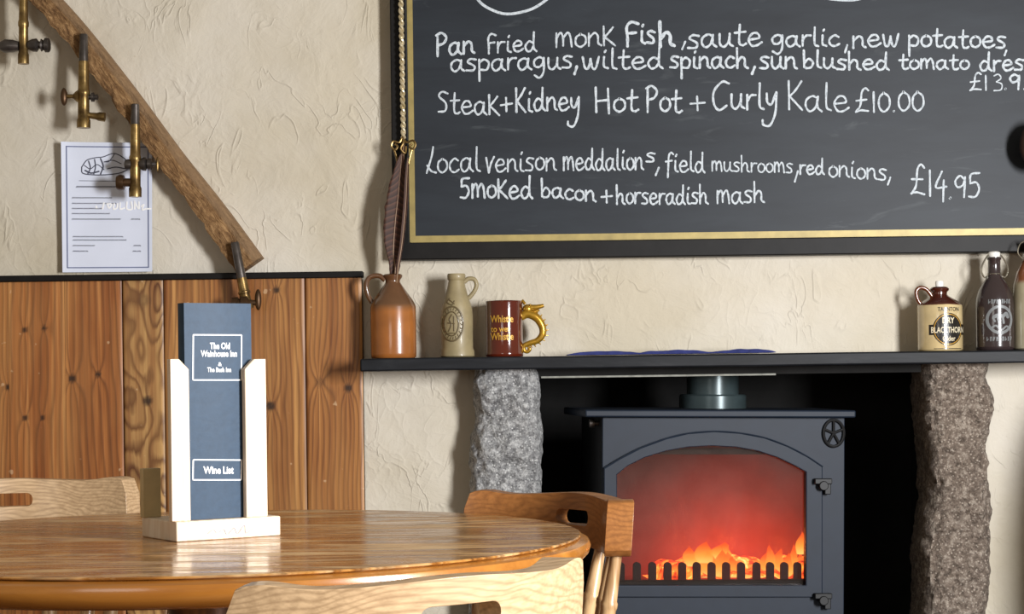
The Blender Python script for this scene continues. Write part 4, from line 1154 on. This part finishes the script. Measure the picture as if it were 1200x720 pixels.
k.l(al, mx_.inputs[0]); k.l(tr.outputs[0], mx_.inputs[1]); k.l(em.outputs[0], mx_.inputs[2]); k.l(mx_.outputs[0], k.out.inputs[0]); M_FLAME = k.m
bm = bmesh.new()
zb_ = zfl
NXe, NYe = 60, 16; g = []
for i in range(NXe + 1):
    row = []
    for j in range(NYe + 1):
        x = S2(776, 660)[0] + (fx1 - .015 - S2(776, 660)[0]) * i / NXe; y = .055 + .24 * j / NYe
        pxm = 776 + 168 * i / NXe
        hgt = .03 + .03 * math.exp(-((pxm - 850) / 45) ** 2) + .02 * math.exp(-((pxm - 935) / 20) ** 2) - .05 * (pxm < 785)
        z = zb_ + max(.004, hgt * min(1, (j + 2) / 6) + noise.noise(Vector((x * 26, y * 26, 1))) * .018)
        row.append(bm.verts.new((x, y, z)))
    g.append(row)
for i in range(NXe):
    for j in range(NYe): bm.faces.new((g[i][j], g[i+1][j], g[i+1][j+1], g[i][j+1]))
obj('ember_bed', bm, M_EMBER, st_, recalc=False, angle=80)
def flame_mesh(x, y, z, h, w, seed):
    bm = bmesh.new(); rings = []
    nr, nn = 14, 12
    for i in range(nr + 1):
        q = i / nr
        r = w * (math.sin(min(1, q * 1.0 + .22) * math.pi) ** .8 if q < .999 else 0.02) * (1 - .25 * q) + .0004
        ox = noise.noise(Vector((seed, q * 2.2, 0))) * w * 1.5 * q; oy = noise.noise(Vector((seed, q * 2.2, 9))) * w * .8 * q
        rings.append([bm.verts.new((x + ox + r * math.cos(2*math.pi*k_/nn), y + oy + r * .5 * math.sin(2*math.pi*k_/nn), z + h * q)) for k_ in range(nn)])
    for a, b in zip(rings, rings[1:]):
        for k_ in range(nn): bm.faces.new((a[k_], a[(k_+1) % nn], b[(k_+1) % nn], b[k_]))
    bm.faces.new(list(reversed(rings[0]))); bm.faces.new(rings[-1])
    return bm
fr_ = random.Random(12)
FL = [(790,676,656,9),(806,677,650,9),(818,677,640,10),(830,677,638,12),(842,676,636,11),(852,676,640,12),(862,677,645,10),(874,678,655,8),(884,677,655,6),(896,675,640,8),(903,672,630,7),(912,676,634,9),(922,678,640,8),(930,676,628,7),(938,650,616,6),(940,676,640,6),(826,660,628,13),(845,656,630,14),(812,664,634,10)]
for a, y0_, y1_, w_ in FL:
    yy = fr_.uniform(.07, .14)
    x0_, z0_ = S2(a, y0_, yy); z1_ = S2(a, y1_, yy)[1]
    o = obj('flame', flame_mesh(x0_, yy, z0_, z1_ - z0_, w_ * .0021, a * .37), M_FLAME, st_, angle=80)
# glowing smoke inside the firebox
k = N('glowing_smoke')
tc = k.n('ShaderNodeTexCoord'); sp = k.n('ShaderNodeSeparateXYZ'); k.l(tc.outputs['Generated'], sp.inputs[0])
n = k.noise(k.coord((1, 1, .7)), 9, 4, .6, 1.2)
dx_ = k.math('SUBTRACT', sp.outputs[0], .60); dz_ = sp.outputs[2]
rr_ = k.math('SQRT', k.math('ADD', k.math('MULTIPLY', k.math('MULTIPLY', dx_, dx_), 1.5), k.math('MULTIPLY', dz_, dz_)))
fall = k.ramp(rr_, [(0, (1, 1, 1, 1)), (.3, (.62, .62, .62, 1)), (.6, (.22, .22, .22, 1)), (.9, (.04, .04, .04, 1))])
est = k.math('MULTIPLY', k.math('MULTIPLY', fall, k.ramp(n, [(.25, (.35, .35, .35, 1)), (.75, (1.2, 1.2, 1.2, 1))])), 5.0)
pv = k.n('ShaderNodeVolumePrincipled')
pv.inputs['Color'].default_value = (.5, .3, .27, 1); pv.inputs['Density'].default_value = .25
pv.inputs['Emission Color'].default_value = (1, .055, .028, 1)
k.l(est, pv.inputs['Emission Strength'])
k.l(pv.outputs[0], k.out.inputs[1]); M_SMOKE = k.m
bm = bmesh.new(); box(bm, (fx0 + .014, .024, zfl + .002), (fx1 - .014, .298, fz1 - .014)); obj('smoke', bm, M_SMOKE, st_, smooth=False)
for a, en in ((800, .5), (850, .9), (915, .7)):
    ld = bpy.data.lights.new('fire_glow', 'POINT'); ld.energy = en; ld.color = (1, .22, .05); ld.shadow_soft_size = .03
    lo = bpy.data.objects.new('fire_glow', ld); COL.objects.link(lo); x0_, z0_ = S2(a, 640, .15); lo.location = SM @ Vector((x0_, .15, z0_))
bm = bmesh.new(); x0_, z0_ = S2(760, 533, .05); x1_, z1_ = S2(905, 527, .05)
box(bm, (fx0 + .014, .05, z0_), (fx1 - .014, .24, z1_)); obj('baffle', bm, M_BRICK, st_, bevel=.002)
# latches, vent, side knob
for (a, b) in ((962, 569), (962, 703)):
    bm = bmesh.new(); x0_, z0_ = S2(a, b)
    turned(bm, (x0_, -.004, z0_), (x0_, -.03, z0_), [(0,.009),(.6,.009),(.7,.012),(1,.012)], 16)
    box(bm, (x0_ - .022, -.026, z0_ + .004), (x0_ + .022, -.012, z0_ + .018)); box(bm, (x0_ + .004, -.022, z0_ - .022), (x0_ + .02, -.006, z0_ + .006))
    obj('latch', bm, M_IRON_DARK, dr, bevel=.002)
x0_, z0_ = S2(976.5, 508)
bm = bmesh.new(); lathe(bm, [(.001, -.008), (.004, -.008), (.004, -.002), (.004, 0)], 16, Matrix.Translation((x0_, -.004, z0_)) @ Matrix.Rotation(math.radians(90), 4, 'X'))
tube(bm, [Vector((x0_ + .026 * math.cos(2*math.pi*i/32), -.004, z0_ + .033 * math.sin(2*math.pi*i/32))) for i in range(32)], .004, 8, closed=True)
for i in range(5):
    a = math.pi / 2 + i * 2 * math.pi / 5; tube(bm, [Vector((x0_, -.004, z0_)), Vector((x0_ + .024 * math.cos(a), -.004, z0_ + .031 * math.sin(a)))], .0035, 8)
bm2 = bmesh.new(); 
obj('air_vent', bm, M_IRON_DARK, st_, label='round black air vent wheel'); bm2.free()
bm = bmesh.new(); ax = Vector((xl - .002, .06, S2(700, 497)[1] ))
turned(bm, ax + Vector((.004, 0, 0)), ax + Vector((-.022, 0, 0)), [(0,.007),(.5,.007),(.55,.012),(1,.011)], 16); obj('side_knob', bm, M_PEWTER, st_)
# flue
bm = bmesh.new(); fc = Vector((S2(835, 470, .275)[0], .275, zplate + .003))
zc = S2(835, 463, .1)[1]
lathe(bm, [(.088, 0), (.088, zc - fc.z - .004), (.084, zc - fc.z), (.068, zc - fc.z), (.068, .42)], 48, Matrix.Translation(fc))
obj('flue_pipe', bm, M_FLUE, st_)
for sx in (-1, 1):
    for yy in (.05, DEP - .05):
        bm = bmesh.new(); xx = (xl + xr) / 2 + sx * (xr - xl) * .42; turned(bm, (xx, yy, .0), (xx, yy, zbot), [(0,.022),(.15,.022),(.3,.014),(.8,.02),(1,.026)], 16); obj('leg', bm, M_IRON_DARK, st_)

# ------------------------------------------------------------------ settle added out of view to shade the wall by the hearth
se = thing('unseen_settle', 'dark brown wooden settle added to cast shade right of the fireplace', 'unseen_settle', (1.40, 4.05, 0))
bm = bmesh.new(); q_ = [(0, .05), (.5, .05), (.5, .42), (.48, .70), (.40, .86), (.28, .93), (.12, .95), (0, .95)]
for sx in (0, 1.1):
    bm = bmesh.new(); box(bm, (0, 0, 0), (.001, .001, .001)); bm.clear()
    vs0 = [bm.verts.new((sx, .62 - a, b)) for a, b in q_]; vs1 = [bm.verts.new((sx + .035, .62 - a, b)) for a, b in q_]
    bm.faces.new(vs0); bm.faces.new(list(reversed(vs1)))
    for i in range(len(q_)): bm.faces.new((vs0[i], vs0[(i+1) % len(q_)], vs1[(i+1) % len(q_)], vs1[i]))
    box(bm, (sx, .13, 0), (sx + .035, .19, .05)); box(bm, (sx, .55, 0), (sx + .035, .61, .05))
    obj('end_panel', bm, M_DARKWOOD, se, bevel=.004)
bm = bmesh.new(); box(bm, (.035, .58, .12), (1.1, .605, .95)); obj('backrest', bm, M_DARKWOOD, se, bevel=.003)
bm = bmesh.new(); box(bm, (.035, .12, .41), (1.1, .58, .44)); obj('seat', bm, M_DARKWOOD, se, bevel=.004)

# ------------------------------------------------------------------ table
TC = (-.49, 2.975); TZ = .75; TR = .60
tb = thing('round_table', 'round polished oak pub table with moulded edge', 'table', (TC[0], TC[1], 0))
bm = bmesh.new(); lathe(bm, [(TR - .06, TZ - .006), (TR - .012, TZ - .006), (TR - .005, TZ - .003), (TR - .004, TZ - .0012), (TR - .006, TZ), (TR * .8, TZ), (TR * .4, TZ), (.002, TZ)], 128)
obj('tabletop', bm, M_TABLE, tb, angle=30)
bm = bmesh.new(); lathe(bm, [(TR - .08, TZ - .043), (TR - .012, TZ - .043), (TR - .002, TZ - .038), (TR + .008, TZ - .028), (TR + .011, TZ - .018), (TR + .008, TZ - .010), (TR - .002, TZ - .0055), (TR - .02, TZ - .0055)], 128)
obj('moulded_edge', bm, M_TABLE_EDGE, tb, angle=40)
bm = bmesh.new(); lathe(bm, [(.40, TZ - .045), (.42, TZ - .042)], 64); bm.free()
bm = bmesh.new(); lathe(bm, [(.06, .12), (.075, .15), (.06, .2), (.05, .26), (.07, .36), (.072, .42), (.05, .5), (.046, .56), (.06, .64), (.075, .68), (.2, .684), (.2, .708), (.002, .709)], 40); obj('pedestal', bm, M_PEDESTAL, tb)
for i in range(4):
    a = math.pi / 4 + i * math.pi / 2; d = Vector((math.cos(a), math.sin(a), 0))
    bm = bmesh.new(); tube(bm, crom([d * .03 + Vector((0, 0, .19)), d * .18 + Vector((0, 0, .17)), d * .34 + Vector((0, 0, .07)), d * .44 + Vector((0, 0, .027))], 8), [.038] * 14 + [.032] * 6 + [.026] * 5, 12); obj('foot', bm, M_PEDESTAL, tb)

# ------------------------------------------------------------------ wine list holder
hA = PZ(207, 636, TZ); ang = math.radians(34)
HW, HD, HH = .178, .135, .031
wl = thing('menu_holder', 'pale wooden menu holder with two tall front posts on the table', 'menu holder', (hA.x, hA.y, TZ + .0003), (0, 0, ang))
HM = Matrix.Translation(wl.location) @ Matrix.Rotation(ang, 4, 'Z'); HMi = HM.inverted(); hn = HM.to_3x3() @ Vector((0, -1, 0))
def H2(px, py, off=0.0):
    q = HMi @ RP(px, py, HM @ Vector((0, off, 0)), hn); return (q.x, q.z)
bm = bmesh.new(); box(bm, (0, 0, 0), (HW, HD, HH)); obj('base', bm, M_HOLDER, wl, bevel=.002)
pxs = [(H2(203, 600)[0], H2(225, 600)[0]), (H2(290.3, 600)[0], H2(315, 600)[0])]
PT = .012
for idx, (a, b) in enumerate(pxs):
    zt1 = H2(208, 421)[1] if idx == 0 else H2(300, 421)[1]; zt2 = zt1 - .016
    bm = bmesh.new()
    if idx == 0: outl = [(a, HH), (b, HH), (b, zt2), (b - .016, zt1), (a, zt1)]
    else: outl = [(a, HH), (b, HH), (b, zt1), (a + .016, zt1), (a, zt2)]
    plate(bm, outl, [], .004, .004 + PT); obj('post', bm, M_HOLDER, wl, bevel=.0015)
for a, b in pxs:
    bm = bmesh.new(); box(bm, (a, HD - .006 - PT, HH), (b, HD - .006, HH + .078)); obj('back_post', bm, M_OLIVE, wl, bevel=.0015, label='darker olive-brown short back post')
# scribbled pencil squiggle on the base front
bm = bmesh.new()
hm_ = lambda x, y, lift: Vector((H2(x, -y)[0], -.0006, H2(x, -y)[1]))
ribbon(bm, [(p.x, -p.y) for p in crom([(243,626,0),(250,621,0),(254,625,0),(262,621,0),(266,627,0),(274,619,0),(278,626,0),(286,616,0),(288,625,0),(296,620,0)], 6)], .5, hm_)
obj('pencil_mark', bm, M_INK_LIGHT, wl, smooth=False, recalc=False)
# the folder
by_ = .004 + PT + .002
lean = 0.0
bx0, bx1 = H2(216, 400, by_)[0], H2(294.5, 400, by_)[0]; bz1 = H2(255, 356, by_)[1]
bk = thing('wine_list', 'tall slim navy blue wine list folder standing in the wooden holder', 'menu', HM @ Vector(((bx0 + bx1) / 2, by_, HH + .0005)), (0, 0, ang))
bcx = (bx0 + bx1) / 2
def K2(px, py):
    x, z = H2(px, py, by_); return (x - bcx, z - HH)
hw = (bx1 - bx0) / 2; bh = bz1 - HH
bm = bmesh.new()
n_ = 16; th = .024
sec = []
for i in range(n_ + 1):
    x = -hw + 2 * hw * i / n_; sec.append((x, .0025 * math.cos(math.pi * .5 * x / hw) * -1))
prof = sec + [(hw, .002), (hw, .0035)] + [(x, .0035 + 0 * y) for x, y in reversed(sec[1:])] + [(-hw + .004, .004), (-hw + .004, th - .004), (-hw + .006, th - .003), (hw, th - .003), (hw, th), (-hw + .002, th), (-hw - .0015, th - .004), (-hw - .002, th * .5), (-hw - .0015, .004)]
vb = [bm.verts.new((x, y, 0)) for x, y in prof]; vt = [bm.verts.new((x, y, bh)) for x, y in prof]
for i in range(len(prof)):
    j = (i + 1) % len(prof); bm.faces.new((vb[i], vb[j], vt[j], vt[i]))
bm.faces.new(vt); bm.faces.new(list(reversed(vb)))
bmesh.ops.triangulate(bm, faces=[f for f in bm.faces if len(f.verts) > 4])
obj('cover', bm, M_BOOK, bk, angle=30)
bm = bmesh.new(); box(bm, (-hw + .005, .0045, .004), (hw - .006, th - .0035, bh - .006)); obj('pages', bm, M_PAGES, bk)
def kmap(x, y, lift):
    a = K2(x, -y); return Vector((a[0], -.0025 * math.cos(math.pi * .5 * max(-1, min(1, a[0] / hw))) - .0007 - lift, a[1]))
for x0, y0, x1, y1 in ((226,393,282.6,446),(226,539.5,282.4,563)):
    bm = bmesh.new()
    c4 = [(x0, -y0), (x1, -y0 - .3), (x1 - .4, -y1), (x0 - .3, -y1)]
    for i in range(4): ribbon(bm, seg(c4[i], c4[(i+1) % 4]), 1.5, kmap)
    obj('white_frame', bm, M_WHITEPRINT, bk, smooth=False, recalc=False, label='thin white printed frame')
bm = bmesh.new()
put_text(bm, 'The Old', (245,268.5,-409.5,7.5), kmap, .03); put_text(bm, 'Wainhouse Inn', (234.5,277,-418.5,7.5), kmap, .03)
put_text(bm, '&', (254.5,259,-429.5,4.5), kmap, .03); put_text(bm, 'The Bush Inn', (242,270,-436.5,5.5), kmap, .03)
obj('lettering', bm, M_WHITEPRINT, bk, smooth=False, recalc=False, label='white lettering')
bm = bmesh.new(); put_text(bm, 'Wine List', (237.5,273,-555.5,8.5), kmap, .035)
obj('lettering', bm, M_WHITEPRINT, bk, smooth=False, recalc=False, label='white lettering')

# ------------------------------------------------------------------ chairs
RW = .222; RSAG = .095; RTOP = .785; RH = .095
def chair_rail():
    bm = bmesh.new()
    SLOT = .225           # half-width of the hand slot in t
    zm_off = -.043; sh = .0135
    ts = sorted(set([round(x, 4) for x in list(np.linspace(-1, 1, 61)) + list(np.linspace(-SLOT, SLOT, 25)) + [-SLOT + .004, SLOT - .004, -SLOT + .012, SLOT - .012, SLOT - .024, -SLOT + .024]]))
    def ztop(t):
        a = abs(t)
        return RTOP - .006 + .007 * math.exp(-((a - .0) / .42) ** 2) + .007 * math.exp(-((a - .88) / .13) ** 2) - .030 * max(0, (a - .955) / .045) ** 2
    def zbot(t):
        a = abs(t)
        return RTOP - RH + .006 * math.exp(-(t / .3) ** 2) + .012 * max(0, (a - .94) / .06) ** 2
    def thick(t): return .016 + .007 * abs(t) ** 2.2
    K = 4
    def pos(t, z, sd):
        x = RW * t; y = -.26 + RSAG * t * t
        nx_, ny_ = -2 * RSAG * t / RW, 1.0; l_ = math.hypot(nx_, ny_); nx_, ny_ = nx_ / l_, ny_ / l_
        lean = -(RTOP - z) * -.10
        o_ = thick(t) * sd
        # ends cut square to the seat direction
        return (x + nx_ * o_, y + ny_ * o_ + lean, z)
    cols = []
    for t in ts:
        zb, zt = zbot(t), ztop(t); zm = RTOP + zm_off
        if abs(t) < SLOT:
            e = (SLOT - abs(t)) / .055
            hh = sh * math.sqrt(max(0, 1 - (1 - min(1, e)) ** 2))
        else: hh = 0
        lo = [zb + (zm - hh - zb) * i / K for i in range(K + 1)]; hi = [zm + hh + (zt - zm - hh) * i / K for i in range(K + 1)]
        cols.append((t, lo, hi))
    sides = []
    for sd in (-1, 1):
        cc = []
        for t, lo, hi in cols:
            a = [bm.verts.new(pos(t, z, sd)) for z in lo]
            if abs(lo[-1] - hi[0]) < 1e-7: b = [a[-1]] + [bm.verts.new(pos(t, z, sd)) for z in hi[1:]]
            else: b = [bm.verts.new(pos(t, z, sd)) for z in hi]
            cc.append((a, b))
        sides.append(cc)
        for (a0, b0), (a1, b1) in zip(cc, cc[1:]):
            for arr0, arr1 in ((a0, a1), (b0, b1)):
                for i in range(K):
                    f = (arr0[i], arr1[i], arr1[i+1], arr0[i+1]) if sd < 0 else (arr0[i], arr0[i+1], arr1[i+1], arr1[i])
                    bm.faces.new(f)
    A, B = sides
    mp_ = {}
    for (a0, b0), (a1, b1) in zip(A, B):
        for p, q in zip(a0 + b0, a1 + b1): mp_[p] = q
    for e in [e for e in bm.edges if len(e.link_faces) == 1 and e.verts[0] in mp_ and e.verts[1] in mp_]:
        p, q = e.verts
        bm.faces.new((p, q, mp_[q], mp_[p]))
    return bm
def seat_bm():
    bm = bmesh.new(); rings = []; n = 48
    prof = [(.0, .405), (.90, .405), (.98, .412), (1.0, .425), (.985, .437), (.95, .44), (.7, .432), (.35, .428), (.0, .427)]
    for r, z in prof:
        ring = []
        for i in range(n):
            a = 2 * math.pi * i / n; ca, sa = math.cos(a), math.sin(a)
            x = .215 * math.copysign(abs(ca) ** .7, ca) * (1 - .06 * (sa < 0) * abs(sa)); y = .205 * math.copysign(abs(sa) ** .7, sa)
            rr = max(r, .003); ring.append(bm.verts.new((x * rr, y * rr, z)))
        rings.append(ring)
    for a, b in zip(rings, rings[1:]):
        for i in range(n): bm.faces.new((a[i], a[(i+1) % n], b[(i+1) % n], b[i]))
    bm.faces.new(list(reversed(rings[0]))); bm.faces.new(rings[-1]); return bm
GRP_C = 'pub chairs around the round table'
ch0 = thing('pub_chair', 'pub chair', 'chair', (0, 0, 0), (0, 0, 0), GRP_C)
obj('top_rail', chair_rail(), M_CHAIR, ch0, angle=50, bevel=.006, seg=3)
obj('seat', seat_bm(), M_CHAIR, ch0)
for t in (-.9, -.7, -.36, .36, .7, .9):
    bm = bmesh.new(); top = (RW * t, -.26 + RSAG * t * t + .0095, RTOP - RH + .012); bot = (.185 * t * (1.0), -.185 + .05 * t * t, .428)
    turned(bm, bot, top, [(0,.010),(.1,.010),(.35,.0145),(.62,.0135),(.64,.0150),(.665,.0150),(.68,.0130),(.9,.0105),(1,.010)], 14); obj('spindle', bm, M_SPINDLE, ch0)
for sx in (-1, 1):
    for sy in (-1, 1):
        bm = bmesh.new(); turned(bm, (sx * .2, sy * .2, 0), (sx * .15, sy * .145, .415), [(0,.011),(.1,.014),(.3,.019),(.34,.016),(.37,.02),(.65,.021),(.7,.016),(.74,.02),(1,.015)], 14); obj('leg', bm, M_SPINDLE, ch0)
    bm = bmesh.new(); turned(bm, (sx * .182, -.18, .15), (sx * .182, .18, .15), [(0,.009),(.5,.015),(1,.009)], 12); obj('stretcher', bm, M_SPINDLE, ch0)
bm = bmesh.new(); turned(bm, (-.182, 0, .15), (.182, 0, .15), [(0,.009),(.5,.014),(1,.009)], 12); obj('stretcher', bm, M_SPINDLE, ch0)
def copy_chair():
    r = ch0.copy(); COL.objects.link(r)
    for c_ in [o for o in bpy.data.objects if o.parent == ch0]:
        d = c_.copy(); COL.objects.link(d); d.parent = r
    return r
def place_chair(ch, cx_, cy_, face, label):
    """chord midpoint of the rail ends at (cx_, cy_), facing direction face"""
    f = Vector((face[0], face[1])).normalized()
    rz = math.atan2(f.y, f.x) - math.pi / 2
    # rail chord lies at local y = -.198
    ch.location = (cx_ + f.x * (.26 - RSAG), cy_ + f.y * (.26 - RSAG), 0); ch.rotation_euler = (0, 0, rz); ch['label'] = label
place_chair(ch0, -.118, 2.095, (-.59, .81), 'nearest wooden pub chair, its sunlit back rail in front of the table')
c2 = copy_chair(); place_chair(c2, .048, 3.345, (-.80, -.60), 'wooden pub chair between the table and the stove')
for c_ in [o for o in bpy.data.objects if o.parent == c2 and o.name.startswith(('top_rail', 'seat'))]:
    c_.material_slots[0].link = 'OBJECT'; c_.material_slots[0].material = M_CHAIR2
c3 = copy_chair(); c3.scale = (1.12, 1, 1.016); place_chair(c3, -1.028, 3.83, (.34, -.94), 'wooden pub chair behind the table by the pine boards, at the left edge')
